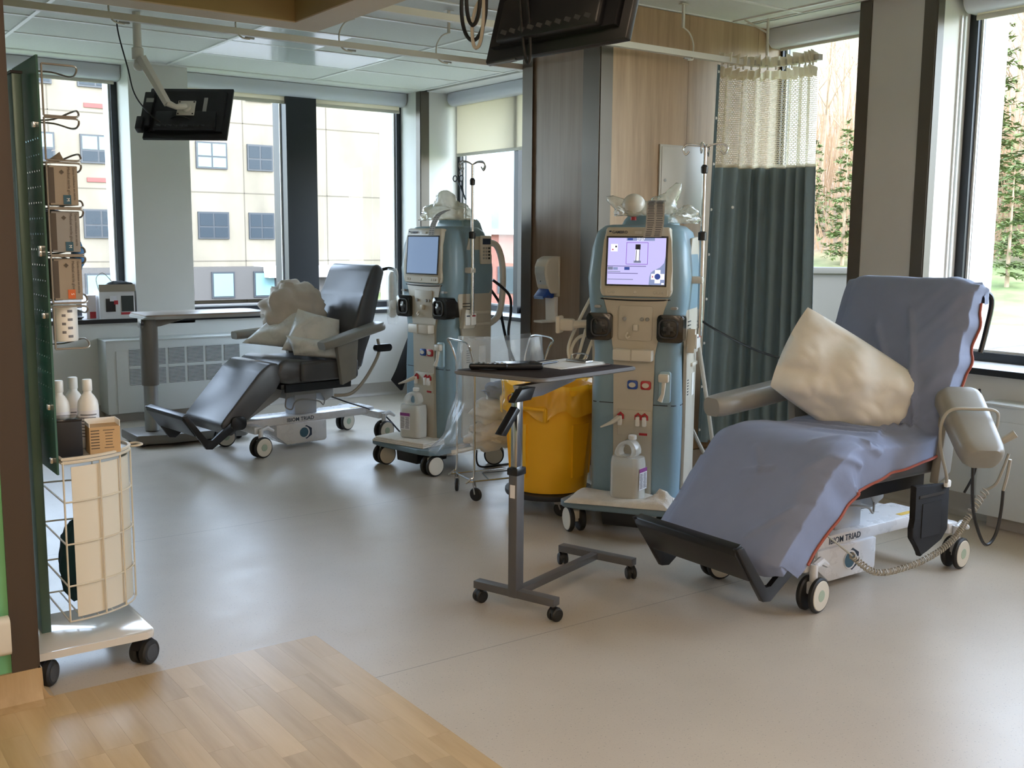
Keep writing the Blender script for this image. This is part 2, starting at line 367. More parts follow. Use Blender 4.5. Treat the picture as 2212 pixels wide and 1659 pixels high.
# ---------------------------------------------------------------- windows
def window(name, label, axis, a0, a1, z0=.772, z1=2.68, mull=(), d=.30, fw=.048, off=None):
    """dark framed window in the recess; a = extent along the wall"""
    base = off if off is not None else (YB if axis == 'x' else XR)
    def pt(a, dd, z): return (a, base+dd, z) if axis == 'x' else (base+dd, a, z)
    def bx(b, a, b_, z_, z__, d0, d1):
        c = pt((a+b_)/2, (d0+d1)/2, (z_+z__)/2); s = (b_-a, d1-d0, z__-z_) if axis == 'x' else (d1-d0, b_-a, z__-z_)
        return b.box(c, s)
    b = B()
    bx(b, a0, a1, z0, z0+fw, d, d+.07); bx(b, a0, a1, z1-fw, z1, d, d+.07); bx(b, a0, a0+fw, z0, z1, d, d+.07); bx(b, a1-fw, a1, z0, z1, d, d+.07)
    for m0, m1, dd0, dd1 in mull: bx(b, m0, m1, z0, z1, dd0, dd1)
    w = struct(name, b, M_frame, label, smooth=0)
    edges = [a0+fw] + [e for m0, m1, _, _ in mull for e in (m0, m1)] + [a1-fw]
    for l, r in zip(edges[::2], edges[1::2]):
        o = obj('pane', bx(B(), l, r, z0+fw, z1-fw, d+.035, d+.037), M_pane, w, 0)
        b2 = B(); e = .012
        for (p, q, s, t) in ((l, r, z0+fw, z0+fw+e), (l, r, z1-fw-e, z1-fw), (l, l+e, z0+fw, z1-fw), (r-e, r, z0+fw, z1-fw)): bx(b2, p, q, s, t, d+.03, d+.042)
        obj('gasket_bead', b2, M_sill, w, 0)
    return w
window('window_1', 'dark framed window at the left of the back wall', 'x', .2, 2.406)
window('window_2', 'wide dark framed window with a thick black mullion', 'x', 2.86, 4.93, mull=((3.77, 4.05, .22, .5),))
window('window_3', 'dark framed window beside the corner', 'y', 6.11, 8.25, mull=((7.25, 7.31, .26, .42),))
window('window_4', 'tall dark framed window behind the curtain', 'y', 3.727, 4.56)
window('window_5', 'dark framed window beyond the pillar', 'y', -.5, 3.263)
def sill(name, axis, a0, a1):
    if axis == 'x':
        o = struct(name, B().box(((a0+a1)/2, 8.44, .7585), (a1-a0, .32, .027)), M_sill, 'white window sill')
        obj('sill_edge', B().box(((a0+a1)/2, 8.276, .757), (a1-a0, .012, .032)), M_edge, o, 0)
    else:
        o = struct(name, B().box((5.16, (a0+a1)/2, .7585), (.32, a1-a0, .027)), M_sill, 'white window sill')
        obj('sill_edge', B().box((4.996, (a0+a1)/2, .757), (.012, a1-a0, .032)), M_edge, o, 0)
sill('sill_back', 'x', -2.7, 5.0); sill('sill_right', 'y', -3.7, 4.53); sill('sill_corner', 'y', 5.25, 8.26)
def shade(label, axis, a0, a1, zh, side):
    """roller shade: curved cassette, cloth and hem bar"""
    L = a1-a0
    t = thing('roller_shade', label, 'roller shade', ((a0, YB, 0) if axis == 'x' else (XR, a0, 0)), 0 if axis == 'x' else PI/2)
    s = 1 if axis == 'x' else -1                     # depth direction in local y
    prof = [(s*.29, ZC-.004), (s*.165, ZC-.004)] + [(s*(.225-.06*math.cos(R(a))), ZC-.05-.062*math.sin(R(a))) for a in range(0, 91, 15)] + [(s*.29, ZC-.112)]
    obj('cassette', B().prism(prof, 0, L, 'yz'), M_cass, t, 40)
    for x in (-.002, L-.004): obj('end_cap', B().prism(prof, x, x+.006, 'yz'), M_white, t, 40)
    obj('cloth', B().box((L/2, s*.25, (ZC-.1+zh+.02)/2), (L-.06, .002, ZC-.1-zh-.02)), M_shade, t, 0)
    obj('hem_bar', B().box((L/2, s*.25, zh+.014), (L-.056, .011, .028), bev=.004), M_hem, t, 40)
    return t
shade('roller shade almost fully raised over the window beside the shelf of glove boxes', 'x', .22, 2.40, 2.555, -1)
shade('long roller shade with a slit of lit cloth over the mullioned window', 'x', 2.88, 4.915, 2.52, -1)
shade('roller shade drawn a quarter down beside the wood clad pier', 'y', 6.125, 8.21, 2.135, 1)
shade('roller shade raised above the hanging curtain', 'y', 3.735, 4.52, 2.565, 1)
shade('roller shade raised beyond the grey pillar', 'y', -.4, 3.225, 2.545, 1)
struct('trim_7', B().box((5.235, 3.258, 1.7), (.012, .010, 1.75)), M_sill, 'white shade guide strip', smooth=0); struct('trim_8', B().box((5.27, 3.258, 1.7), (.012, .010, 1.75)), M_sill, 'white shade guide strip', smooth=0)
# ---------------------------------------------------------------- radiator covers
def radiator(label, L, loc, rotz, g0, ng, dep=.23):
    t = thing('radiator_cover', label, 'radiator', loc, rotz)
    obj('body', B().box((L/2, dep/2, .345), (L, dep, .55), bev=.004), M_rad, t)
    obj('plinth', B().box((L/2, dep/2+.03, .035), (L-.06, dep-.07, .07)), M_cove, t)
    obj('top_lip', B().box((L/2, dep/2-.004, .622), (L+.006, dep+.006, .012), bev=.002), M_rad, t)
    obj('front_panel', B().box((L/2+.02, -.003, .31), (L-.1, .008, .47), bev=.002), M_rad, t)
    for r in range(2):
        for c in range(ng):
            x = g0+c*.1475; z = .285 + r*.147
            q = obj('grille', B().box((x+.062, -.0072, z+.062), (.126, .003, .126)), M_radin, t, 0)
            b = B()
            for k in range(12): b.box((x+.062, -.0095, z+.006+k*.0105), (.126, .004, .0052))
            s = obj('louver_slats', b, M_rad, q, 0); s['kind'] = 'stuff'
    return t
radiator('long white radiator cover with a twelve square grille under the back windows', 1.21, (2.10, 8.07, 0), 0, .165, 6)
radiator('white radiator cover under the window beyond the pillar', 1.5, (4.853, 2.785, 0), -PI/2, .85, 3, .158)

# ---------------------------------------------------------------- corridor ceiling lights behind the viewpoint
M_lit = P('lit lens', '#fff1dc', .4, emit='#ffe2c4', estr=9.0)
for i, (x, y) in enumerate(((.3, 1.6), (.3, -.6), (.3, -2.6), (3.6, -.6), (3.6, -2.6), (-1.7, .6), (-1.7, -1.8))):
    t = thing('corridor_light', 'lit recessed ceiling light over the corridor', 'ceiling light', (x, y, 2.70), 0, 'corridor ceiling lights')
    obj('frame', B().box((0, 0, .005), (.64, 1.26, .03)), M_white, t); obj('lens', B().box((0, 0, -.013), (.58, 1.2, .008)), M_lit, t, 0)
# ---------------------------------------------------------------- outdoors
ZG = -1.3
M_grass = P('spring grass', '#66734a', .9, var=.3, scale=1.5)
M_asph = P('sunlit asphalt', '#6b6866', .9, var=.08, scale=2)
M_concB = P('weathered beige concrete', '#767063', .9, var=.2, scale=.55, stretch=(1, 1, .5), bump=.1, bscale=4)
M_joint = P('panel joint', '#5d574d', .9)
M_wfr = P('facade window frame', '#2e343a', .5)
M_wgl = P('facade glass', '#2b343b', .45, spec=.2)
M_wsh = P('pale blue blind', '#6f9093', .8)
M_red = P('faded red panel', '#8e4541', .8, var=.06, scale=2)
M_brick = P('red brick', '#7d5348', .9, var=.12, scale=6)
M_conc = P('grey concrete', '#474541', .9, var=.1, scale=1)
def m_ground():
    """grass by the road, dry leaf litter under the trees"""
    t = NT('grass and leaf litter'); b = t.n('ShaderNodeBsdfPrincipled', Roughness=.95); t.l(b.outputs[0], t.out.inputs[0]); v = t.coord('Object'); sx = t.n('ShaderNodeSeparateXYZ'); t.l(v, sx.inputs[0])
    n = t.noise(v, .8, 5, .6); n2 = t.noise(v, .15, 2, .5)
    u = t.math('ADD', t.math('ADD', t.math('MULTIPLY', sx.outputs[0], .848), t.math('MULTIPLY', sx.outputs[1], .53)), t.math('MULTIPLY', n2.outputs[0], 6))
    g = t.ramp(n.outputs[0], [(.3, lin('#5a6a3c')), (.7, lin('#7a8456'))]); l = t.ramp(n.outputs[0], [(.3, lin('#5f4d3b')), (.7, lin('#8c765d'))])
    f = t.ramp(t.math('DIVIDE', u, 100), [(.52, (0, 0, 0, 1)), (.56, (1, 1, 1, 1))]); t.l(t.mix(f, g, l), b.inputs['Base Color']); return t.m
def hill(x, y):
    u = .53*y + .848*x
    if u < 40: return ZG
    if u < 52: return ZG + .17*(u-40)
    return ZG + 2.04 + .27*(u-52) + .6*math.sin(x*.11)*math.sin(y*.09)
b = B(); b.grid(lambda u, v: V((-60+u*230, -70+v*220, hill(-60+u*230, -70+v*220)-.02)), 110, 105)
tag(obj('lawn', b, m_ground(), smooth=60), 'grassy ground and slope outside the windows', 'lawn', kind='stuff')
# road sweeping past the right hand windows
b = B(); dirv = V((-.848, .53, 0)).normalized(); nv = V((.53, .848, 0))
nv = V((.848, .53, 0)); dv = V((-.53, .848, 0))
b.grid(lambda u, v: nv*(25+v*13) + dv*(-70+u*150) + V((0, 0, ZG+.02)), 40, 4)
tag(obj('road', b, M_asph, smooth=0), 'pale sunlit road below the grassy slope', 'road')
tag(obj('forecourt', B().box((8, 28, ZG+.03), (40, 27, .04)), M_asph, smooth=0), 'paved yard in front of the beige concrete block', 'pavement')
# beige concrete block beyond the back windows (Y = 42)
F = 42/36
def fx(x): return x*F
def fz(z): return 1.4+(z-1.4)*F
bl = thing('concrete_building', 'weathered beige concrete block with small windows across the yard', 'building', (0, 42, 0))
obj('wall', B().box((8, 4, 4.45), (38, 8, 11.5)), M_concB, bl, 0)
for zz in (-.3, fz(2.93)-F*2.36, fz(2.93), fz(5.33)): obj('panel_joint', B().box((8, -.004, zz), (38, .02, .035)), M_joint, bl, 0)
for k in range(8): obj('panel_joint', B().box((fx(14.3)+(k-5)*3.72, -.004, 4.45), (.035, .02, 11.5)), M_joint, bl, 0)
def fwin(x0, x1, z0, z1, kind=0, split=.5):
    w = obj('window', B().box(((x0+x1)/2, -.03, (z0+z1)/2), (x1-x0, .1, z1-z0)), M_wfr, bl, 0)
    xm = x0+(x1-x0)*split; e = .07
    for a, c in ((x0+e, xm-e/2), (xm+e/2, x1-e)):
        zs = z0+(z1-z0)*.45
        for lo, hi, up in ((z0+e, zs-e/2, 0), (zs+e/2, z1-e, 1)):
            obj('pane', B().box(((a+c)/2, -.085, (lo+hi)/2), (c-a, .02, hi-lo)), M_wsh if (kind == 1 and up) or kind == 2 else M_wgl, w, 0)
    return w
rows = [(fz(3.72), fz(4.63)), (fz(1.33), fz(2.26)), (fz(6.11), fz(7.0))]
for ri, (z0, z1) in enumerate(rows):
    for ci, (xa, xb) in enumerate(((8.85, 9.95), (12.6, 13.7), (14.43, 15.38), (5.1, 6.2), (7.0, 8.08), (1.5, 2.6), (3.3, 4.3))):
        fwin(fx(xa), fx(xb), z0, z1, (1 if ci in (0, 4) and ri != 1 else 2 if (ci == 1 and ri == 0) else 0))
for zc in (3.2, 5.545, 7.9):
    for xa in (9.02, 5.35, 1.7): obj('red_panel', B().box((fx(xa+.37), -.02, fz(zc)), (.87, .06, .16)), M_red, bl, 0)
# ground floor band with pale blue doors and a white canopy
obj('ground_floor', B().box((fx(12), -.5, -.45), (fx(10), 1.1, 1.3)), P('dark shop band', '#4a4846', .6), bl, 0)  # one even dark tone for the whole band
for xa in (9.0, 10.9, 13.1, 14.6): 
    d = obj('shop_window', B().box((fx(xa), -1.07, -.5), (.95, .06, 1.05)), M_wfr, bl, 0)
    obj('pane', B().box((fx(xa), -1.11, -.5), (.8, .03, .9)), M_wsh, d, 0)
obj('canopy', B().box((fx(16.8), -.8, .0), (5.2, 1.6, .45)), M_ext, bl, 0)
obj('sign', B().box((fx(16.1), -1.62, .0), (.34, .04, .5)), P('blue sign', '#5fa7c9', .6), bl, 0)
# red brick building seen past the corner window
rb = thing('brick_building', 'low red brick building with an upper floor of glass seen past the corner', 'building', (19.3, 27, -.455), R(-35)); rb.scale = (.65, .65, .65)
obj('wall', B().box((0, 3, .9), (11, 6, 4.4)), M_brick, rb, 0)
obj('upper_floor', B().box((0, 3.1, 5.1), (11, 6, 4)), P('upper glass band', '#667e90', .15, spec=.8, var=.2, scale=.8), rb, 0)
obj('cornice', B().box((0, 2.9, 3.2), (11.4, 6.6, .25)), M_ext, rb, 0)
for k in range(5):
    w = obj('window', B().box((-4+k*2, -.02, .9), (1.0, .1, 1.3)), M_wfr, rb, 0); obj('pane', B().box((-4+k*2, -.08, .9), (.85, .03, 1.1)), M_wgl, w, 0)
# concrete retaining wall outside the window behind the curtain
rw = thing('retaining_wall', 'grey concrete retaining wall with a pale louvered flank', 'wall', (11.55, 8.95, 0), R(-40))
obj('wall', B().box((-1.1, .15, -.15), (5.0, .3, 2.3), bev=.02), M_conc, rw, 30)
obj('coping', B().box((-1.1, .15, 1.02), (5.1, .4, .08), bev=.01), M_conc, rw, 30)
fl = obj('flank', B().box((1.35, -.2, -.1), (1.1, .5, 2.3)), P('pale render', '#a89c83', .9), rw, 0)
for k in range(12): obj('louver', B().box((1.4, -.46, -.3+k*.1), (.5, .04, .035)), M_conc, fl, 0)
# ---------------------------------------------------------------- trees on the slope
M_bark = P('pale birch bark', '#a38d74', .9, var=.2, scale=3)
M_need = P('fir needles', '#5c6a38', .8, var=.35, scale=2)
M_twig = P('dry brush', '#94785c', .9, var=.25, scale=1)
def bare_mesh(seed, h):
    r = random.Random(seed); b = B()
    def br(p, d, L, rad, lev):
        n = 5 if lev == 0 else 3; pts = [p]; q = p
        for i in range(n):
            d = (d + V((r.uniform(-.13, .13), r.uniform(-.13, .13), .06))).normalized(); q = q + d*L/n; pts.append(q)
        b.tube(pts, [rad*(1-.85*i/n) for i in range(n+1)], 4 if lev < 2 else 3, cap=False)
        if lev >= 3: return
        for k in range((13, 5, 4)[lev]):
            f = r.uniform(.28 if lev == 0 else .15, 1); i = min(n-1, int(f*n)); s = pts[i].lerp(pts[i+1], f*n-i)
            a = r.uniform(0, 2*PI); dd = (d*r.uniform(.7, 1.2) + V((math.cos(a), math.sin(a), r.uniform(0, .5)))*.75).normalized()
            br(s, dd, L*r.uniform(.24, .42)*(1.25-f*.6), max(.012, rad*(1-.8*f)*.5), lev+1)
    br(V((0, 0, 0)), V((r.uniform(-.05, .05), r.uniform(-.05, .05), 1)), h, h*.0105, 0)
    me = bpy.data.meshes.new('tree'); b.bm.to_mesh(me); b.bm.free(); return me
def fir_mesh(seed, h):
    r = random.Random(seed); b = B(); nl = int(h*2.6)
    for i in range(nl):
        f = (i+r.random())/nl; z = h*(.08+.92*f); L = (h*.20*(1-f)**.8+.12); n = int(7-3*f)
        for k in range(n):
            a = r.uniform(0, 2*PI); l = L*r.uniform(.55, 1.15); d = V((math.cos(a), math.sin(a), r.uniform(-.3, .12))).normalized(); base = V((0, 0, z))
            for q in range(max(7, int(l*12))):
                t = .15+.85*r.random(); p = base + d*l*t + V((0, 0, -.10*l*t*t+r.uniform(-.12, .12))); e = a+r.choice((-1, 1))*r.uniform(.4, 1.1); g = r.uniform(.30, .60)*(1.15-.5*t)
                tip = p + V((math.cos(e)*g, math.sin(e)*g, r.uniform(-.22, .18))); w = V((-math.sin(e), math.cos(e), r.uniform(-.6, .6)))*g*.22
                b.bm.faces.new([b.bm.verts.new(v) for v in (p-w, p+w, tip)])
    me = bpy.data.meshes.new('tree'); b.bm.to_mesh(me); b.bm.free(); return me
bares = [bare_mesh(10+i, 11+i*.9) for i in range(5)]; firs = [fir_mesh(40+i, 8+i*2.2) for i in range(3)]
for m_ in bares: m_.materials.append(M_bark)
for m_ in firs: m_.materials.append(M_need)
trunk = {}
rnd = random.Random(21)
def place(az, d): return V((d*math.sin(R(az)), d*math.cos(R(az)), 0))
for i in range(95):
    az = 40+rnd.random()*42; d = rnd.uniform(56, 86); p = place(az, d); p.z = hill(p.x, p.y)-.1
    o = bpy.data.objects.new('bare_tree', bares[i % 5]); COL.objects.link(o); o.location = p; o.rotation_euler.z = rnd.uniform(0, 6.3); s = rnd.uniform(.8, 1.3); o.scale = (s, s, s)
    tag(o, 'leafless pale birch tree on the hillside outside the right windows', 'tree', 'bare birches on the hillside')
for az, d, k, s in ((53.1, 50, 1, .62), (51.6, 56, 0, .6), (60.9, 46, 0, .62), (61.8, 50, 1, .9), (59.6, 58, 2, 1.0), (63.5, 52, 2, .9), (66, 55, 1, .9), (55.5, 57, 2, .9), (49, 58, 2, .9), (70, 50, 0, 1)):
    p = place(az, d); z = hill(p.x, p.y)
    t = thing('fir_tree', 'yellow green fir tree among the bare birches', 'tree', (p.x, p.y, z), rnd.uniform(0, 6), 'firs on the hillside'); t.scale = (s, s, s)
    o = bpy.data.objects.new('needles', firs[k]); COL.objects.link(o); o.parent = t
    h = 8+k*2.2; obj('trunk', B().tube([(0, 0, -.3), (0, 0, h*.97)], [.16, .02], 6), M_bark, t)
# dry brush at the foot of the trees
b = B(); rnd = random.Random(5)
for i in range(5200):
    az = 38+rnd.random()*46; d = rnd.uniform(52, 88); p = place(az, d); z = hill(p.x, p.y)-.1; L = rnd.uniform(1.2, 5.5)
    q = p + V((rnd.uniform(-.25, .25)*L, rnd.uniform(-.25, .25)*L, 0)); w = V((-.6, .8, 0))*rnd.uniform(.02, .045)
    a = b.bm.verts.new((p.x-w.x, p.y-w.y, z)); c = b.bm.verts.new((p.x+w.x, p.y+w.y, z)); e = b.bm.verts.new((q.x, q.y, z+L)); b.bm.faces.new((a, c, e))
tag(obj('brush', b, M_twig, smooth=0, norm=False), 'dry brown brush at the foot of the birches', 'brush', kind='stuff')
# ---------------------------------------------------------------- treatment chairs
M_cush = P('dark grey vinyl', '#4a4a4c', .34, var=.05, scale=10, bump=.12, bscale=500, spec=.6)
M_cush2 = P('taupe grey vinyl', '#8a8780', .36, var=.05, scale=10, bump=.12, bscale=500, spec=.6)
M_base = P('white enamel', '#d8dade', .28, var=.01)
M_post = P('light grey metal', '#b6bac0', .3, metal=.3)
M_blk = P('black steel', '#15161a', .35)
M_tyre = P('black tyre', '#1b1c1d', .55)
M_hub = P('ivory wheel cover', '#cfc8b8', .45)
M_hubc = P('sage hub cap', '#9fae98', .5)
M_greyp = P('grey plastic', '#9b9c9a', .4)
M_navy = P('navy print', '#27384f', .5)
M_teal = P('teal print', '#3c6076', .5)
M_cable = P('black cable', '#121316', .45)
M_cord = P('grey cord', '#a5a195', .45)
M_yel = P('yellow warning label', '#d9b64a', .5)
M_chrome = P('chrome', '#c8cacc', .18, metal=1)
M_clear = thin('clear plastic film', '#e8ebe8', .22, .12, 1.3, .2, 25)
M_clear2 = thin('cloudy plastic film', '#e6e4da', .5, .18, 1.2, .35, 20)
def caster(parent, loc, head=0, r=.068, w=.022, gap=.05, hub=None, fork=None, lever=None, top=.15, cap=True, nm='caster'):
    """twin wheel caster: fork, two tyres with covers, optional brake lever"""
    hub = hub or M_hub; fork = fork or M_base
    c = obj(nm, B().cyl((0, 0, r+.02), (0, 0, top), .016, 12).box((0, 0, r+.025), (.05, gap*.7, .05), bev=.008).box((0, 0, r), (.02, gap*.9, .03)), fork, parent); c.location = loc; c.rotation_euler.z = head
    for s in (-1, 1):
        t = obj('tyre', B().disc((0, s*gap/2, r), (0, 1, 0), r, w, 28, .006), M_tyre, c)
        obj('wheel_cover', B().disc((0, s*(gap/2+.002), r), (0, 1, 0), r*.86, w, 28, .002), hub, c)
        if cap: obj('hub_cap', B().disc((0, s*(gap/2+.003), r), (0, 1, 0), r*.34, w, 20, .001), M_hubc, c)
    if lever: obj('brake_lever', B().tube([(0, 0, top-.01), (lever*.05, .0, top+.002), (lever*.1, 0, top-.025)], [.014, .017, .011], 8), fork, c)
    return c
def arm_pad(parent, a, b, wa, wb, th, mat):
    """tapered padded armrest from a (rear) to b (front)"""
    a, b = V(a), V(b); ax = (b-a).normalized(); sd = ax.cross(V((0, 0, 1))).normalized(); up = sd.cross(ax); rings = []
    for f, k in ((0, .72), (.03, .92), (.1, 1), (.5, 1), (.85, 1), (.95, .93), (1, .7)):
        p = a.lerp(b, f); w = wa+(wb-wa)*f
        rings.append([p + sd*x*k + up*z for x, z in [(u, v*(.75+.25*k)) for u, v in rrect(w, th, th*.42, 4)]])
    return obj('armrest', B().loft(rings), mat, parent, 50)
def pillow(c, th, seed, n=22, wr=.012, pinch=.04):
    """stuffed pillow between four corner points (in order round the edge)"""
    c = [V(p) for p in c]; nz = (c[2]-c[0]).cross(c[3]-c[1]).normalized(); b = B(); so = V((seed*3.7, seed*1.3, 0))
    def pt(u, v, s):
        a, d = 2*u-1, 2*v-1; p = (c[0]*(1-u)+c[1]*u)*(1-v)+(c[3]*(1-u)+c[2]*u)*v; ctr = (c[0]+c[1]+c[2]+c[3])/4
        e = (1-abs(a)**2.1)*(1-abs(d)**2.1); p = p.lerp(ctr, pinch*((1-a*a)*abs(d)**6+(1-d*d)*abs(a)**6))
        k = noise.noise(p*7+so)*wr*2 + abs(noise.noise(p*15+so))*wr - wr*.4 + wr*.8*math.sin(14*(u+v)+3*noise.noise(p*5+so))*(1-e)
        return p + nz*s*(th*max(e, 0)**.68 + k*min(1, e*4))
    for s in (1, -1): b.grid(lambda u, v: pt(u, v, s), n, n)
    bmesh.ops.remove_doubles(b.bm, verts=b.bm.verts, dist=.0005); return b
def make_chair(label, loc, rotz, arms, fdx=0):
    t = thing('treatment_chair', label, 'recliner chair', loc, rotz)
    W = .27
    # base
    bb = obj('base_beam', B().box((-.02, 0, .19), (1.0, .20, .052), bev=.008).box((-.5, 0, .172), (.07, .46, .05), bev=.01).box((.46, 0, .172), (.07, .46, .05), bev=.01), M_base, t)
    obj('drive_housing', B().prism([(-.31, .168), (.075, .168), (.075, .04), (.06, .028), (-.23, .028), (-.31, .09)], -.115, .115, 'xz', bev=.006), M_base, t)
    text('lettering', 'IBIOM TRIAD', .036, M_navy, bb, frame((-.12, -.1008, .190), (1, 0, 0), (0, 0, 1)), bold=.0006)
    em = obj('emblem', B().prism([(.047*math.cos(R(60*k+30)), .047*math.sin(R(60*k+30))) for k in range(6)], -.1172, -.1155, 'xz', m=M.Translation((-.085, 0, .1))), M_navy, bb, 0)
    obj('emblem_ring', B().prism([(.040*math.cos(R(12*k)), .040*math.sin(R(12*k))) for k in range(30)], -.1184, -.1173, 'xz', m=M.Translation((-.101, 0, .1))), M_base, em, 0)
    obj('emblem_disc', B().prism([(.033*math.cos(R(12*k)), .033*math.sin(R(12*k))) for k in range(30)], -.1193, -.1185, 'xz', m=M.Translation((-.105, 0, .1))), M_teal, em, 0)
    obj('warning_label', B().box((.36, -.06, .2168), (.11, .028, .001)), M_yel, bb, 0)
    for x, y, h, lv in ((-.5, -.245, .15, 1), (-.5, .245, -.2, 0), (.46, -.245, .1, 1), (.46, .245, .25, -1)): caster(t, (x, y, 0), h, lever=lv, top=.185)
    # lift column
    obj('lift_column', B().box((-.055, 0, .31), (.17, .13, .19), bev=.006).box((-.055, 0, .40), (.20, .16, .07), bev=.006), M_post, t)
    obj('motor_housing', B().prism([(-.22, .43), (.15, .43), (.15, .32), (.08, .29), (.05, .36), (-.15, .36), (-.22, .33)], -.09, .09, 'xz', bev=.008), M_greyp, t)
    obj('leg_actuator', B().prism([(-.38, .43), (-.2, .44), (-.24, .34), (-.5, .2), (-.53, .24)], -.05, .05, 'xz', bev=.01), M_greyp, t)
    obj('cable_loop', B().tube(bez([(-.2, -.06, .34), (-.22, -.08, .28), (-.18, -.09, .26), (-.15, -.08, .3), (-.1, -.09, .32), (.02, -.1, .3), (.06, -.1, .27), (.08, -.09, .31)], 5), .005, 6), M_greyp, t)
    obj('seat_frame', B().box((-.06, 0, .435), (.54, .44, .035), bev=.004).box((-.06, -.235, .425), (.5, .02, .05)).box((-.06, .235, .425), (.5, .02, .05)), M_blk, t)
    # cushions
    obj('seat', B().prism([(-.36, .475), (-.385, .54), (-.36, .605), (-.30, .625), (-.15, .60), (.12, .595), (.22, .60), (.23, .46), (-.30, .455)], -W, W, 'xz', bev=.028, seg=3), M_cush, t, 50)
    for y in (-W-.008, W+.008): obj('side_bolster', B().box((.0, y, .53), (.44, .05, .13), bev=.022, seg=3), M_cush, t, 50)
    obj('backrest', B().prism([(.155, .56), (.20, .80), (.285, 1.02), (.355, 1.19), (.395, 1.225), (.44, 1.215), (.465, 1.17), (.40, .98), (.31, .74), (.275, .53), (.2, .5)], -W, W, 'xz', bev=.03, seg=3), M_cush, t, 50)
    obj('back_shell', B().prism([(.30, .55), (.33, .74), (.425, .98), (.475, 1.14), (.455, 1.15), (.40, .98), (.30, .74), (.26, .5)], -W+.04, W-.04, 'xz', bev=.006), M_blk, t)
    obj('leg_rest', B().prism([(-.34, .545), (-.37, .60), (-.43, .60), (-.50, .55), (-.77, .255), (-.775, .225), (-.73, .17), (-.70, .165), (-.40, .44), (-.35, .47)], -W+.01, W-.01, 'xz', bev=.034, seg=3), M_cush, t, 50)
    # footrest
    fr = obj('footrest', B().prism([(-.925, .205), (-.95, .19), (-1.03, .30), (-1.03, .325), (-1.0, .338), (-.945, .262)], -.26, .26, 'xz', bev=.004), M_blk, t)
    for y in (-.262, .262):
        obj('footrest_arm', B().prism([(-.655, .262), (-.69, .275), (-.845, .155), (-.875, .155), (-1.0, .33), (-1.035, .325), (-.885, .105), (-.845, .1), (-.66, .225)], y-.011, y+.011, 'xz', bev=.003), M_blk, fr)
        obj('hinge_cover', B().prism(rrect(.10, .085, .03, 5, -.665, .245), y-.02, y+.02, 'xz', bev=.004), M_blk, fr)
        for dx in (0, .03): obj('bolt', B().disc((-.71+dx, y-(.012 if y < 0 else -.012), .222+dx*.8), (0, 1, 0), .006, .004, 12, .001), M_chrome, fr)
    fr.location.x = fdx
    for s_ in (-1, 1): obj('push_handle', B().tube(bez([(.42, s_*.22, 1.17), (.50, s_*.265, 1.195), (.55, s_*.28, 1.16), (.525, s_*.28, 1.04), (.49, s_*.28, .94)], 6), .011, 8), M_blk, t)
    for (a, b, wa, wb, th, mt, post) in arms:
        p = arm_pad(t, a, b, wa, wb, th, mt)
        obj('arm_post', B().prism(post[0], post[1]-.02, post[1]+.02, 'xz', bev=.006), M_cush2 if mt is M_cush2 else M_greyp, p)
    return t
post_n = ([(.02, .70), (.19, .74), (.17, .47), (.06, .43)], -.325)
post_f = ([(.02, .70), (.19, .74), (.17, .47), (.06, .43)], .325)
post_1 = ([(.17, .70), (.25, .72), (.22, .47), (.13, .43)], -.325)
ch2 = make_chair('dark grey vinyl treatment chair with bare cushions by the back windows', (3.04, 6.605, 0), R(6.5),
    (((.37, -.345, .815), (-.10, -.345, .70), .15, .13, .055, M_cush2, post_n), ((.33, .345, .78), (-.36, .345, .735), .13, .12, .055, M_cush2, post_f)))
ch1 = make_chair('treatment chair draped in a blue sheet beside the hanging curtain', (3.70, 2.706, 0), 0,
    (((.24, -.335, .785), (.05, -.58, .585), .19, .17, .10, M_cush2, post_1), ((.16, .37, .755), (-.43, .375, .70), .14, .13, .085, M_cush2, post_f)), .07)
# right hand lever on the near arm of the draped chair and side knob of the bare one
obj('arm_lever', B().tube([(.16, -.50, .61), (.20, -.56, .635), (.225, -.60, .67)], [.012, .013, .016], 8), M_cord, ch1)
obj('side_knob', B().prism(rrect(.13, .05, .024, 6, .36, .665), -.40, -.36, 'xz', bev=.006), M_blk, ch2)
obj('hose', B().tube(bez([(.35, -.34, .72), (.33, -.37, .62), (.22, -.37, .46), (.12, -.35, .37), (.02, -.3, .36)], 7), .012, 8), M_cord, ch2)
obj('power_cable', B().tube(bez([(.06, .05, .36), (.25, -.08, .27), (.44, -.1, .2), (.56, -.12, .14), (.68, -.14, .01), (.8, 0, .006)], 8), .006, 6), M_cable, ch2)
# ---------------------------------------------------------------- blue sheet over the near chair
def m_cloth(name, col, rough=.8, amp=.25):
    t = NT(name); b = t.n('ShaderNodeBsdfPrincipled', Roughness=rough); b.inputs['Sheen Weight'].default_value = .12; t.l(b.outputs[0], t.out.inputs[0])
    v = t.coord('Object'); n1 = t.noise(v, 9, 4, .6); c = lin(col)
    t.l(t.ramp(n1.outputs[0], [(.3, tuple(x*.93 for x in c[:3])+(1,)), (.7, c)]), b.inputs['Base Color'])
    bp = t.n('ShaderNodeBump', Strength=amp, Distance=.004); n2 = t.noise(v, 26, 4, .55); t.l(n2.outputs[0], bp.inputs['Height']); t.l(bp.outputs[0], b.inputs['Normal']); return t.m
M_sheet = m_cloth('periwinkle cotton', '#7e89a6', .75)
M_orange = P('rust red binding', '#9c5040', .7)
M_cream = m_cloth('cream cotton', '#e2e0d8', .85)
M_towel = P('white terry', '#ded8ce', .95, var=.06, scale=30, bump=.9, bscale=160)
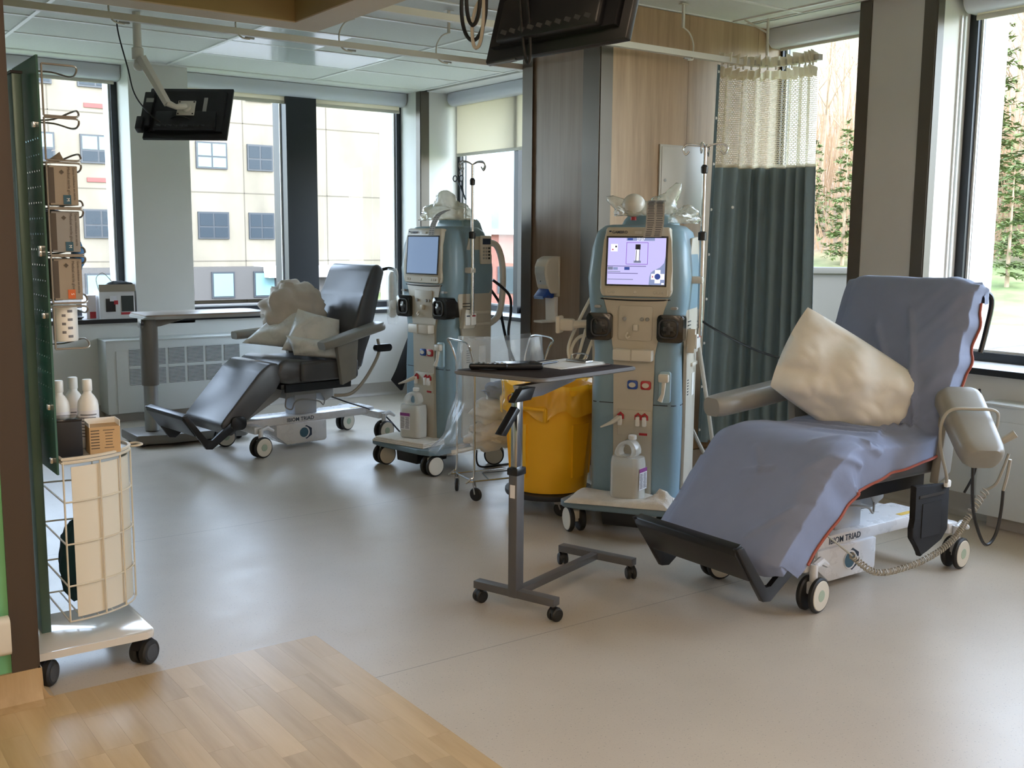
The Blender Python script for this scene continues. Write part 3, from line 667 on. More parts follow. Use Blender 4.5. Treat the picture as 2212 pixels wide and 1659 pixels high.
prof = bez([(.482, 1.15), (.475, 1.20), (.452, 1.228), (.40, 1.242), (.352, 1.215), (.275, 1.02), (.19, .80), (.15, .66), (.10, .628), (-.08, .622), (-.26, .640), (-.36, .645), (-.45, .622), (-.52, .565), (-.64, .43), (-.775, .285), (-.80, .235), (-.77, .19)], 6)
prof = [V((p[0], 0, p[1])) for p in prof]
L_ = [0]
for a, b_ in zip(prof, prof[1:]): L_.append(L_[-1]+(b_-a).length)
tot = L_[-1]
def prof_at(s):
    d = s*tot; i = 0
    while i < len(L_)-2 and L_[i+1] < d: i += 1
    f = (d-L_[i])/max(1e-6, L_[i+1]-L_[i]); p = prof[i].lerp(prof[i+1], f); a = prof[max(0, i-1)]; c = prof[min(len(prof)-1, i+2)]; tg = (c-a).normalized()
    return p, V((tg.z, 0, -tg.x))
def near_drop(s):
    pts = [(0, .04), (.10, .06), (.16, .075), (.24, .09), (.36, .09), (.46, .085), (.56, .11), (.64, .17), (.74, .18), (.84, .14), (1, .12)]
    for (a, x), (b_, y) in zip(pts, pts[1:]):
        if a <= s <= b_: return x+(y-x)*(s-a)/(b_-a)
    return .12
FOLDS = [(.43, .22, .20, .60, .012, .010), (.44, .26, .25, .75, .010, .009), (.42, .18, .16, .40, .012, .009), (.45, .30, .32, .80, .008, .010), (.50, .25, .52, .80, .012, .008), (.53, .22, .56, .70, .012, .008), (.47, .3, .49, .85, .010, .008), (.56, .18, .62, .5, .010, .010), (.60, .14, .70, .35, .009, .010), (.66, .12, .78, .30, .008, .010), (.78, .45, .80, .60, .007, .006), (.79, .5, .74, .62, .006, .006), (.85, .2, .93, .35, .008, .008)]
def sheet_pt(s, t_):
    p, n = prof_at(s); 
    hw = .283; nd = near_drop(s); fd = .10; tot_w = nd+2*hw+fd; d = t_*tot_w
    if d < nd: y = -hw-.030; off = -(nd-d)
    elif d < nd+2*hw: y = -hw+(d-nd); off = 0
    else: y = hw+.03; off = -(d-nd-2*hw)
    # round the edges
    e = min(1, max(0, (abs(y)-hw+.05)/.05)); off -= .018*e*e
    q = p + V((0, y, 0)) + n*(off+.008)
    k = .5+.5*math.sin(s*40+y*9+3*noise.noise(V((s*6, y*4, 2))))
    f = noise.noise(V((q.x*5, q.y*5, q.z*5)))*.005 + .006*max(0, noise.noise(V((q.x*9+q.y*6, q.y*3, q.z*9))))
    if .40 < s < .62: f += .010*k*(1-abs(s-.51)/.11)
    if s < .38: f += .008*max(0, math.sin((q.z*1.3+q.y*1.6)*30))*max(0, -y/.28)
    for (s0, t0, s1, t1, am, wd) in FOLDS:
        dx, dy = s1-s0, t1-t0; q_ = max(0, min(1, ((s-s0)*dx+(t_-t0)*dy)/(dx*dx+dy*dy))); e_ = math.hypot(s-s0-q_*dx, (t_-t0-q_*dy)*.6); f += 1.9*am*math.exp(-(e_/wd)**2)*(1-.5*q_)
    if off < -.02: f += .005*(1+math.sin(s*55+noise.noise(V((s*9, 0, 0)))*4))*min(1, -off/.1); return q + V((0, -f if y < 0 else f, 0))
    return q + n*f
sh = thing('fitted_sheet', 'periwinkle blue cotton sheet with a rust red hem over the near chair', 'sheet', (3.70, 2.706, 0))
b = B(); b.grid(sheet_pt, 170, 84); obj('cloth', b, M_sheet, sh, 80)
obj('hem', B().tube([sheet_pt(.12+i/119*.80, .004) + V((0, -.004, 0)) for i in range(120)], .0055, 6), M_orange, sh)
# pillow on the near chair
tag(obj('pillow', pillow([(-.085, .17, 1.125), (.31, -.26, .755), (.09, -.02, .53), (-.22, .24, .79)], .115, 1, 40, .017, -.06), M_cream, None, 80, (3.70, 2.706, 0)), 'cream cotton pillow leaning on the blue draped chair', 'pillow')
# blanket, bagged pillows on the far chair
M_bagw = P('glossy white pillow ticking', '#e0e2df', .28, var=.05, scale=8, spec=.6)
def fc(p): return V((3.04, 6.605, 0)) + M.Rotation(R(6.5), 3, 'Z') @ V(p)
tag(obj('pillow', pillow([fc(p) for p in ((-.07, .12, .97), (.14, -.10, .83), (.10, -.16, .62), (-.40, .16, .70))], .10, 3, 24, .014), M_bagw, None, 80), 'large glossy white pillow on the bare grey chair', 'pillow')
tag(obj('bagged_pillow', pillow([fc(p) for p in ((-.10, -.06, .93), (.16, -.16, .85), (.165, -.19, .59), (-.23, -.06, .66))], .07, 5, 24, .018), M_bagw, None, 80), 'smaller pillow in crinkled plastic leaning on the large white one', 'pillow')
tag(obj('bagged_roll', pillow([fc(p) for p in ((-.22, -.10, .76), (.10, -.26, .71), (.17, -.27, .575), (-.19, -.15, .63))], .07, 8, 20, .012), M_bagw, None, 80), 'plastic wrapped roll lying in front of the white pillows', 'bundle')
def heap(c, r3, seed, amp, n=40):
    b = B(); b.ball((0, 0, 0), 1, n, n//2)
    for v in b.bm.verts:
        d = v.co.normalized(); f = 1 + amp*(noise.noise(d*2.2+V((seed, 0, 0))) + .45*math.sin(9*d.z+6*noise.noise(d*2+V((0, seed, 0)))+5*d.x))
        v.co = V((d.x*r3[0]*f, d.y*r3[1]*f, d.z*r3[2]*f)) + V(c)
    return b
tag(obj('blanket', heap(fc((-.02, .13, .89)), (.23, .15, .215), 4, .13, 56), m_cloth('beige fleece', '#cdc5bb', .95, .5), None, 80), 'bunched beige blanket behind the white pillows', 'blanket')
# ---------------------------------------------------------------- dialysis machines
M_blue = P('slate blue plastic', '#7f9aa8', .33, var=.02, spec=.5)
M_blue2 = P('pale blue plastic', '#9dbccb', .3)
M_creamp = P('warm grey plastic', '#bdb7a8', .4, var=.02)
M_cream2 = P('ivory plastic', '#cdc8bb', .4)
M_tray = P('tray blue grey', '#6d8390', .38, var=.02)
M_bezel = P('bezel', '#c3bcab', .38)
M_pump = P('gloss black plastic', '#17181a', .15, spec=.7)
M_ring = P('graphite ring', '#3a3c3f', .25)
M_seam = P('dark seam gap', '#23282c', .6)  # dark tone of the body joints and vent slots
M_red = P('red plastic', '#b02a33', .35)
M_bluep = P('royal blue plastic', '#234a9b', .35)
def em(name, col, s=1.0): return P(name, '#101014', .25, emit=col, estr=s)
M_scr = em('lavender screen', '#c3bdf2', .85); M_scr_dk = em('slate screen', '#8795bd', .8); M_scr_ln = em('screen line', '#6a5f98', .6); M_scr_wh = em('screen white', '#efeefc', .95)
M_scr_nv = em('screen navy', '#2d468f', .8); M_scr_vi = em('screen violet', '#8a52c4', .8); M_scr_gr = em('screen grey', '#7f86a0', .7); M_scr_refl = P('screen with painted reflection', '#11151c', .12, emit='#7f97b8', estr=.7)
M_scr_rd = em('screen red', '#c8506a', .7); M_scr_bk = em('screen black', '#20222a', .3)
def mach_shell():
    b = B(); secs = [(.165, .218, .215, .56), (.40, .220, .208, .57), (.62, .220, .205, .58), (.86, .212, .212, .58), (.98, .222, .206, .58), (1.10, .238, .196, .575), (1.22, .246, .19, .57), (1.36, .232, .203, .555), (1.44, .212, .225, .53), (1.468, .18, .25, .51), (1.474, .15, .28, .48)]
    b.loft([[V((x, y+(f+k)/2, z)) for x, y in rrect(2*w, k-f, min(.06, w*.4), 5)] for z, w, f, k in secs]); return b
def make_machine(label, loc, rotz, near):
    t = thing('dialysis_machine', label, 'dialysis machine', loc, rotz)
    # rolling base
    out = [(-.31, .05), (-.285, .012), (-.2, 0), (.17, 0), (.25, .02), (.285, .075), (.24, .23), (.235, .5), (.27, .6), (.24, .64), (-.24, .64), (-.27, .6), (-.235, .5), (-.25, .25)]
    tr = obj('base_tray', B().prism(out, .128, .163, 'xy', bev=.01), M_tray, t)
    obj('underbox', B().prism([(-.1, .05), (.10, .05), (.10, .22), (.07, .13), (-.1, .13)], .0, .1, 'xy').box((.0, .16, .088), (.2, .2, .08), bev=.006), M_blk, t) if False else obj('underbox', B().prism([(-.11, .132), (.10, .132), (.09, .05), (-.10, .05)], .06, .30, 'xz', bev=.006), M_blk, t)
    for i, (x, y, h) in enumerate(((-.245, .075, -.9 if near else 1.45), (.215, .075, .6 if near else 1.5), (-.22, .58, .3), (.22, .58, .8))):
        caster(t, (x, y, 0), h, r=.063, w=.024, gap=.058, hub=M_hub, fork=M_hub, top=.13, cap=False)
    obj('bumper_tube', B().tube(bez([(.25, .2, .13), (.29, .26, .14), (.29, .5, .15), (.26, .58, .15)], 5), .013, 8), M_cream2, t)
    # body
    sh = obj('shell', mach_shell(), M_blue, t, 40)
    obj('rear_cap', B().prism([(-.17, 1.36), (-.12, 1.5), (-.09, 1.525), (.09, 1.525), (.12, 1.5), (.19, 1.36)], .40, .56, 'xz', bev=.025, seg=3), M_blue2, t, 50)
    obj('centre_panel', B().prism([(-.092, .17), (.098, .17), (.098, .86), (.118, .94), (.13, 1.05), (.165, 1.13), (-.16, 1.13), (-.125, 1.05), (-.11, .94), (-.092, .86)], .192, .25, 'xz', bev=.006), M_creamp, t)
    obj('body_seam', B().box((0, .2, .62), (.445, .012, .004)), M_seam, t, 0) if False else obj('body_seam', B().prism([(-.2215, .26), (-.20, .215), (-.16, .204), (.16, .204), (.20, .215), (.2215, .26), (.2215, .55), (-.2215, .55)], .618, .622, 'xy'), M_seam, t, 0)
    obj('head_seam', B().tube(bez([(-.233, .33, 1.19), (-.2325, .26, 1.145), (-.215, .215, 1.128), (-.15, .194, 1.122), (-.05, .19, 1.118), (.05, .19, 1.118), (.15, .194, 1.122), (.215, .215, 1.128), (.2325, .26, 1.145), (.234, .34, 1.20)], 5), .0035, 5), M_seam, t)
    # head with tilted screen
    hb = obj('head_bezel', B().prism([(-.158, 1.135), (.170, 1.135), (.182, 1.165), (.178, 1.26), (.168, 1.40), (.16, 1.462), (-.148, 1.462), (-.156, 1.40), (-.166, 1.26), (-.170, 1.165)], .172, .225, 'xz', bev=.012, m=M.Translation((0, .18, 1.135)) @ M.Rotation(R(-4), 4, 'X') @ M.Translation((0, -.18, -1.135))), M_bezel, t, 40)
    Q = M.Translation((.006, .1705, 1.135)) @ M.Rotation(R(-4), 4, 'X')         # screen frame: x right, z up, y into the machine
    def scr(nm, x0, x1, z0, z1, mt, par, d=0, rot=None):
        return obj(nm, B().box(((x0+x1)/2, -.001-d, (z0+z1)/2), (x1-x0, .001, z1-z0), rot, mat=Q), mt, par, 0)
    fr = scr('screen_frame', -.148, .148, .05, .284, M_pump, hb, .0006)
    if near:
        s_ = scr('display', -.139, .139, .058, .276, M_scr, fr, .0012)
        d = .0017
        scr('ui_strip', -.05, .085, .263, .276, M_scr_dk, s_, d); scr('ui_strip', -.045, -.02, .265, .275, M_scr_nv, s_, d+.0004)
        text('timer_digits', '27:57', .017, M_scr_wh, s_, Q @ frame((.018, -.0034, .269), (1, 0, 0), (0, 0, 1)), .0002, bold=.0004)
        for a in ((-.05, .055, .1525, .155), (-.05, .055, .253, .2555), (-.05, -.0475, .153, .255), (.0525, .055, .153, .255)): scr('ui_frame', *a, M_scr_vi, s_, d)
        scr('ui_machine', -.005, .015, .166, .243, M_scr_wh, s_, d); scr('ui_machine', -.006, .018, .222, .246, M_scr_bk, s_, d+.0004); scr('ui_machine', -.003, .0, .166, .22, M_scr_bk, s_, d+.0004); scr('ui_machine', .013, .0155, .166, .222, M_scr_bk, s_, d+.0004); scr('ui_machine', -.012, .022, .160, .170, M_scr_gr, s_, d+.0004)
        ic = scr('ui_icon', -.125, -.092, .212, .247, M_scr_wh, s_, d); scr('ui_icon', -.104, -.096, .231, .239, M_scr_bk, s_, d+.0005); scr('ui_icon', -.119, -.112, .218, .224, M_scr_rd, s_, d+.0005)
        scr('ui_line', -.139, .048, .1425, .1455, M_scr_ln, s_, d); scr('ui_button', -.137, -.112, .126, .140, M_scr_gr, s_, d); scr('ui_button', -.11, -.088, .126, .138, M_scr_dk, s_, d); scr('ui_button', -.056, -.031, .126, .140, M_scr_nv, s_, d)
        scr('ui_line', -.137, .01, .1085, .1115, M_scr_ln, s_, d)
        for k in range(3): scr('ui_text', -.137, -.075+.0*k, .116, .119, M_scr_gr, s_, d); break
        scr('ui_text', -.136, -.012, .080, .083, M_scr_gr, s_, d)
        pn = obj('ui_panel', B().prism([(.139, .19), (.133, .16), (.115, .14), (.085, .125), (.072, .115), (.066, .095), (.064, .058), (.139, .058)], -.0037, -.0029, 'xz', m=Q), M_scr_dk, s_, 0)
        for a in ((.092, .118, .066, .128), (.074, .137, .083, .110)): scr('ui_dpad', *a, M_scr_wh, pn, d+.0020)
        obj('ui_dot', B().disc((.105, -.0062, .097), (0, 1, 0), .014, .0008, 20, .0001).move(Q), M_scr_nv, pn, 0); scr('ui_drop', .079, .084, .092, .1, M_scr_rd, pn, d+.0028); scr('ui_key', .124, .136, .060, .068, M_scr_wh, pn, d+.0020)
    else: scr('display', -.139, .139, .058, .276, M_scr_refl, fr, .0012)  # even blue glow painted in for the reflection on this screen
    text('brand_lettering', 'GAMBRO', .018, M_navy, hb, Q @ frame((-.085, -.0012, .302), (1, 0, 0), (0, 0, 1)), .0003, bold=.0003)
    scr('brand_mark', -.137, -.126, .303, .310, M_navy, hb); scr('alarm_button', -.012, .022, .295, .308, M_cream2, hb, .002)
    kp = obj('button_strip', B().prism(rrect(.30, .036, .008, 4, .005, .022), -.004, .002, 'xz', m=Q), M_bezel, hb, 40)
    for x in (-.125, -.105, .0, .095, .113, .131): obj('button', B().disc((x, -.0055, .022), (0, 1, 0), .0075 if abs(x) < .126 else .006, .003, 14, .001).move(Q), M_creamp if x else M_cream2, kp)
    # blood pump covers
    for s in (-1, 1):
        pc = obj('pump_cover', B().prism(rrect(.125, .13, .02, 5, s*.172+.006, .99), .165, .24, 'xz', bev=.008), M_pump, t, 40)
        obj('side_flap', B().box((s*.222, .255, .99), (.012, .11, .112), bev=.003), M_pump, pc)
        ring = [V((s*.165+.006+x, .161, .99+z)) for x, z in rrect(.085, .085, .024, 5)]
        obj('cover_ring', B().tube(ring, .005, 6, closed=True), M_ring, pc)
        obj('rotor', B().box((s*.165+.006, .1635, .99), (.05, .006, .022), bev=.002).box((s*.165+.006, .1635, .99), (.02, .006, .055), bev=.002), M_ring, pc)
        obj('shoulder_clip', B().prism(rrect(.03, .013, .006, 4, s*.185+.006, 1.085), .178, .205, 'xz'), M_greyp, t)
    # front details
    pl = obj('monitor_plate', B().prism(rrect(.165, .165, .012, 4, .006, 1.01), .186, .195, 'xz', bev=.002), M_cream2 if False else M_creamp, t)
    for x, z in ((-.045, 1.03), (.04, 1.03), (.066, 1.03)): obj('sensor', B().disc((x, .181, z), (0, 1, 0), .009, .012, 14, .002), M_greyp, pl)
    obj('line_clamp', B().box((.012, .175, .99), (.025, .02, .03), bev=.004), M_cream2, pl); obj('air_hook', B().tube(bez([(-.028, .18, .965), (-.034, .172, .95), (-.025, .17, .938), (-.014, .172, .948)], 4), .005, 6), M_cream2, pl)
    sb = obj('shelf_block', B().box((.004, .172, .86), (.19, .06, .055), bev=.008), M_cream2, t); obj('shelf_divider', B().box((.0, .141, .86), (.006, .006, .056)), M_creamp, sb)
    for x, mt, nm in ((-.0, M_bluep, 'blue_port'), (.065, M_red, 'red_port')):
        p = obj(nm, B().prism(rrect(.05, .042, .01, 4, x, .715), .183, .2, 'xz', bev=.003), mt, t); obj('port_cap', B().prism([(x+.017*math.cos(R(20*k)), .715+.012*math.sin(R(20*k))) for k in range(18)], .178, .184, 'xz'), M_cream2, p)
    cp = obj('connector_plate', B().box((.012, .19, .53), (.165, .006, .125), bev=.002), M_creamp, t)
    for x in (-.055, .032, .064): 
        c = obj('connector', B().tube([(x-.012, .182, .548), (x-.012, .182, .566), (x, .182, .577), (x+.012, .182, .566), (x+.012, .182, .548)], .006, 6), M_red, cp); 
        obj('connector_tab', B().box((x, .176, .54), (.02, .018, .046), bev=.004), M_white, c)
    obj('drain_nozzle', B().tube([(-.06, .17, .555), (-.085, .13, .535), (-.13, .10, .515)], [.013, .010, .004], 8), M_cream2, cp)
    obj('name_tag', B().box((.058, .186, .478), (.04, .003, .011)), M_red, cp, 0)
    hk = obj('clip_recess', B().prism(rrect(.055, .15, .012, 4, .155, .71), .19, .206, 'xz', bev=.002), M_blue2, t)
    obj('spring_clip', B().box((.152, .18, .755), (.05, .03, .04), bev=.008).tube([(.155, .178, .74), (.152, .17, .68), (.14, .165, .645)], [.011, .009, .013], 8), M_cream2, hk)
    # sides
    for s in (-1, 1):
        sp = obj('side_panel', B().prism([(.30, .2), (.53, .2), (.54, 1.30), (.50, 1.42), (.36, 1.41), (.29, 1.25), (.262, 1.05), (.30, .82), (.31, .5)], s*.219, s*.2345, 'yz', bev=.004), M_creamp, t)
        for k in range(3): obj('vent_slot', B().box((s*.2347, .335, .98+k*.018), (.003, .07, .005)), M_seam, sp, 0)
        for k in range(6): obj('vent_slot', B().box((s*.2347, .345, .66+k*.014), (.003, .026, .005)), M_seam, sp, 0)
        for z in (.80, .89, .96): obj('side_ledge', B().box((s*.238, .46, z), (.014, .12, .018), bev=.003), M_cream2, sp)
    obj('tank_handle', B().tube(bez([(.16, .56, 1.38), (.17, .64, 1.36), (.175, .685, 1.25), (.175, .69, 1.08), (.17, .66, .93), (.16, .57, .87)], 6), .02, 10), M_cream2, t)
    obj('rating_label', B().box((.236, .46, .70), (.002, .055, .11)), M_white, t, 0)
    lb = obj('line_box', B().prism([(.27, .87), (.36, .87), (.385, .97), (.29, .985)], .235, .275, 'yz', bev=.005), M_cream2, t)
    for y, mt in ((.30, M_navy), (.345, M_red)):
        d = obj('line_flap', B().box((.279, y, .925), (.012, .042, .07), bev=.005), M_white, lb); obj('flap_mark', B().box((.2856, y, .945), (.001, .026, .008)), mt, d, 0)
    # infusion pole
    px, py = .285, .33
    ip = obj('infusion_pole', B().cyl((px, py, .95), (px, py, 1.40), .013, 14).cyl((px, py, 1.38), (px, py, 1.83), .009, 12), M_chrome, t)
    obj('pole_knob', B().lathe([(.012, -.02), (.02, -.018), (.021, .018), (.012, .024)], 12, M.Translation((px, py, 1.42))), M_blk, ip); obj('pole_knob', B().lathe([(.008, -.02), (.016, -.015), (.017, .012), (.008, .024)], 12, M.Translation((px, py, 1.73))), M_blk, ip)
    obj('pole_clamp', B().box((px-.03, py, 1.215), (.085, .045, .035), bev=.01), M_cream2, ip)
    for a in (0, 90, 180, 270):
        c, s = math.cos(R(a)), math.sin(R(a)); 
        obj('hook', B().tube(bez([(px, py, 1.83), (px+.04*c, py+.04*s, 1.845), (px+.085*c, py+.085*s, 1.845), (px+.105*c, py+.105*s, 1.825), (px+.09*c, py+.09*s, 1.80), (px+.075*c, py+.075*s, 1.815)], 4), .0045, 6), M_chrome, ip)
    # dialyser arm on the left
    da = obj('dialyser_arm', B().tube([(-.2, .27, .995), (-.29, .27, .99), (-.33, .26, .985)], .02, 10).box((-.355, .26, .985), (.075, .05, .06), bev=.012), M_cream2, t)
    if near:
        obj('dialyser_clip', B().box((-.395, .26, .985), (.022, .075, .085), bev=.008), M_cream2, da)
        for i, pts in enumerate(([(-.235, .42, 1.2), (-.29, .42, 1.1), (-.345, .40, .98), (-.385, .38, .86), (-.36, .37, .78), (-.30, .37, .80), (-.26, .38, .9), (-.235, .4, .93)], [(-.235, .40, 1.12), (-.28, .40, 1.02), (-.31, .38, .9), (-.33, .37, .82), (-.355, .37, .79), (-.37, .38, .85), (-.33, .39, .915), (-.235, .41, .935)])):
            h = obj('dialysate_hose', B().tube(bez(pts, 7), .0085, 8), P('milky tubing', '#d8d3c2', .3), t); obj('hose_sleeve', B().tube([pts[0], V(pts[0]).lerp(V(pts[1]), .45)], .014, 8), M_cream2, h)
    else:
        obj('dialyser', B().lathe([(.012, -.16), (.026, -.145), (.026, .10), (.012, .13)], 16, M.Translation((-.385, .26, 1.06))), M_white, da)
        obj('dialyser_sleeve', B().lathe([(.03, -.2), (.036, -.16), (.037, .12), (.03, .15)], 16, M.Translation((-.385, .26, 1.06)), cap=False), M_clear, da)
    return t
A1, A2 = R(-56.6), R(-81)
m1 = make_machine('dialysis machine with a lit lavender screen in front of the wood clad pier', (3.226, 3.598, 0), A1, True)
m2 = make_machine('dialysis machine with a painted reflection on the screen and a clock keypad by the corner window', (3.10, 5.45, 0), A2, False)
# keypad unit on the side of the far machine
k = obj('keypad', B().box((.245, .475, 1.335), (.02, .085, .17), bev=.006), M_cream2, m2)
obj('keypad_display', B().box((.2555, .475, 1.385), (.002, .065, .035)), M_navy, k, 0)
for r in range(4):
    for c in range(3): obj('key', B().box((.2555, .452+c*.022, 1.345-r*.02), (.003, .014, .012)), M_greyp if c < 2 else M_blk, k, 0)
# ---------------------------------------------------------------- things on and around the machines
def mw(which, p): 
    o, a = ((3.226, 3.598), A1) if which == 1 else ((3.10, 5.45), A2)
    return V((o[0], o[1], 0)) + M.Rotation(a, 3, 'Z') @ V(p)
def towel(label, which, c, w, d, h, ang, seed, rag):
    t = B()
    def top(u, v):
        x, y = (u-.5)*w, (v-.5)*d; e = max(abs(2*u-1), abs(2*v-1)); e2 = 1-e**10
        z = h*(.75+.5*noise.noise(V((u*3+seed, v*3, 0))))*e2 + (rag*math.exp(-((u-.92)**2+(v-.35)**2)*60)*(.6+.6*noise.noise(V((u*14, v*14, seed)))))
        rj = 1 + .05*noise.noise(V((u*5, v*5, seed)))
        return V((x*rj, y*rj, max(.001, z)))
    t.grid(top, 44, 34)
    t.grid(lambda u, v: V(((u-.5)*w, (v-.5)*d, .0)), 4, 4)
    o = obj('towel', t, M_towel, None, 80); o.location = mw(which, c); o.rotation_euler.z = (A1 if which == 1 else A2)+ang
    return tag(o, label, 'towel')
towel('white towel with a crumpled end under the half full jug', 1, (-.02, .10, .1632), .50, .24, .034, R(3), 3, .09)
tw = thing('folded_towel', 'flat folded white towel under the far jug', 'towel', tuple(mw(2, (-.03, .10, .1632))), A2+R(8))
for i in range(3): obj('towel_layer', B().box((.006*i, -.004*i, .006+.011*i), (.42-.012*i, .215-.01*i, .0105), bev=.004), M_towel, tw, 60)
M_jug = thin('milky jug plastic', '#efeee8', .66, .2, 1.0); M_liq = P('pale liquid', '#d2d2ca', .25); M_mag = P('magenta band', '#8a3d86', .5); M_lab = P('white label', '#dcdce0', .5); M_ink = P('grey ink', '#6f7076', .6)
def jug(label, which, c, ang, fill):
    t = thing('jug', label, 'jug', tuple(mw(which, c)), (A1 if which == 1 else A2)+ang)
    w, d = .155, .105
    secs = [(.0, .94), (.008, 1), (.165, 1), (.185, .97), (.20, .92)]
    b = B(); b.loft([[V((x, y, z)) for x, y in rrect(w*k, d*k, .03*k, 5)] for z, k in secs])
    obj('body', b, M_jug, t, 40)
    # shoulder with the handle opening: a ring shaped in the xz plane
    ring = [(-.073, .19), (-.066, .225), (-.045, .262), (-.012, .283), (.018, .286), (.045, .275), (.062, .245), (.072, .195)]
    hole = [(-.035, .205), (-.034, .232), (-.02, .252), (.004, .258), (.02, .25), (.026, .228), (.022, .207), (-.005, .196)]
    b = B(); N = len(ring); R_ = [b.bm.verts.new((x, -.042, z)) for x, z in ring]; H_ = [b.bm.verts.new((x, -.03, z)) for x, z in hole]; R2 = [b.bm.verts.new((x, .042, z)) for x, z in ring]; H2 = [b.bm.verts.new((x, .03, z)) for x, z in hole]
    for i in range(N):
        j = (i+1) % N
        for q in ((R_[i], R_[j], H_[j], H_[i]), (R2[i], R2[j], H2[j], H2[i]), (R_[i], R_[j], R2[j], R2[i]), (H_[i], H_[j], H2[j], H2[i])): b.bm.faces.new(q)
    obj('handle', b, M_jug, t, 60, sub=1)
    obj('liquid', B().loft([[V((x, y, z)) for x, y in rrect(w-.008, d-.008, .026, 5)] for z in (.006, fill)]), M_liq, t, 40)
    obj('cap', B().lathe([(.018, 0), (.02, .003), (.02, .018), (.017, .021)], 18, M.Translation((.02, 0, .283))), M_white, t)
    return t
def jug_label(t, m):
    l = obj('label', B().box((0, 0, 0), (.075, .104, .0008)), M_lab, t, 0); l.matrix_local = m
    obj('label_band', B().box((0, .042, .0006), (.075, .019, .0006)), M_mag, l, 0)
    for r in range(11):
        for c in (-.018, .018): obj('label_text', B().box((c+random.uniform(-.002, .002), .024-r*.0066, .0005), (.03*random.uniform(.8, 1), .0035, .0004)), M_ink, l, 0)
j1 = jug('half full white plastic jug with a magenta label on the crumpled towel', 1, (.01, .10, .185), R(-14), .16)
jug_label(j1, frame((.079, .004, .10), (0, 1, 0), (0, 0, 1)))
j2 = jug('white plastic jug with a magenta label on the folded towel', 2, (-.01, .12, .2), R(12), .17)
jug_label(j2, frame((-.025, -.0535, .10), (1, 0, 0), (0, 0, 1)))
# plastic wrapped supplies on top of the machines
M_film = thin('crinkled film', '#e3e1d2', .38, .12, 1.6, .3, 22)
def bag(label, which, c, r3, seed, mat, spikes=(), n=40):
    b = B(); b.ball((0, 0, 0), 1, n, n//2)
    for v in b.bm.verts:
        d = v.co.normalized(); f = 1+.28*noise.noise(d*2.5+V((seed, 0, 0)))+.16*noise.noise(d*7+V((0, seed, 0)))
        for sx, sy, sz, k, wd in spikes:
            q = V((sx, sy, sz)).normalized(); f += k*max(0, d.dot(q))**wd
        v.co = V((d.x*r3[0]*f, d.y*r3[1]*f, max(-.02, d.z*r3[2]*f)))
    o = obj('plastic_bag', b, mat, None, 80); o.location = mw(which, c); o.rotation_euler.z = (A1 if which == 1 else A2); return tag(o, label, 'plastic bag')
bag('crinkled clear bag around the round bulb on the lit machine', 1, (-.045, .36, 1.535), (.11, .09, .055), 2, M_film, ((-.75, 0, .8, 1.0, 26),))
bag('upright twisted clear bag behind the paper slip on the lit machine', 1, (.07, .40, 1.545), (.07, .06, .07), 7, M_film, ((.55, .1, .8, 1.1, 14),))
bag('flattened clear bag at the side edge of the lit machine', 1, (.19, .37, 1.50), (.07, .10, .05), 11, M_film, ((.2, .2, .8, .4, 8),))
bag('pale bag of tubing with a pointed corner on the far machine', 2, (.02, .36, 1.53), (.19, .13, .085), 5, thin('ivory film', '#ddd6bb', .62, .15, 1.3, .3, 18), ((.15, -.2, .95, .75, 22),))
bb = thing('rubber_bulb', 'round white bulb wrapped in film on the lit machine', 'bulb', tuple(mw(1, (-.045, .31, 1.545))))
obj('globe', B().ball((0, 0, .02), .056, 28, 18), P('pearl plastic', '#cfcabd', .25), bb, 60); obj('neck', B().cyl((0, 0, -.05), (0, 0, -.025), .014, 12), M_red, bb)
def slip(label, which, pts, w):
    """curved printed paper strip hanging over the front edge"""
    b = B(); pc = bez(pts, 6)
    for a, c in zip(pc, pc[1:]): pass
    b.grid(lambda u, v: V(pc[min(len(pc)-1, int(round(v*(len(pc)-1))))]) + V(((u-.5)*w, 0, 0)), 3, len(pc)); b.solid(.0006)
    t = thing('paper_slip', label, 'paper', tuple(mw(which, (0, 0, 0))), A1 if which == 1 else A2)
    p = obj('sheet', b, P('printed paper', '#bdbab6', .7), t, 80); k = len(pc)
    for i in range(2, k-1, 1):
        q = pc[i]; tg = (pc[i+1]-pc[i-1]).normalized(); n = V((0, -1, 0)) if abs(tg.y) < .95 else V((0, 0, 1)); nn = (n-tg*n.dot(tg)).normalized()
        for s in (-.24, .24): obj('print', B().box((0, 0, 0), (w*.40*random.uniform(.75, 1), .0045, .0004), mat=M.Translation(q+nn*.0016+V((s*w, 0, 0))) @ frame((0, 0, 0), (1, 0, 0), tuple(tg))), M_ink, p, 0)
    return t
slip('curled printed paper slip hanging over the lit machine screen', 1, [(.09, .22, 1.585), (.094, .172, 1.57), (.097, .158, 1.53), (.095, .157, 1.47), (.085, .155, 1.415)], .085)
slip('narrow paper slip hanging over the far machine screen', 2, [(.15, .26, 1.57), (.135, .20, 1.54), (.125, .165, 1.48), (.115, .158, 1.42)], .05)
# clamp scissors hung on the far pole
h = thing('clamp_scissors', 'dark ring handled clamp scissors hooked on the far infusion pole', 'scissors', tuple(mw(2, (.285-.105, .33, 1.80))), A2)
for s in (-1, 1):
    obj('blade_arm', B().tube([(-.005+.02*s, 0, -.06), (.01, s*.004, -.1), (.045-.006*s, s*.002, -.17)], [.004, .006, .003], 6), M_navy, h)
    obj('finger_ring', B().tube([(-.02+.028*s+.017*math.cos(R(30*k)), 0, -.045+.017*math.sin(R(30*k))) for k in range(12)], .0035, 5, closed=True), M_navy, h)
obj('hang_ring', B().tube([(.0+.013*math.cos(R(30*k)), 0, -.015+.013*math.sin(R(30*k))) for k in range(12)], .0025, 5, closed=True), M_chrome, h)
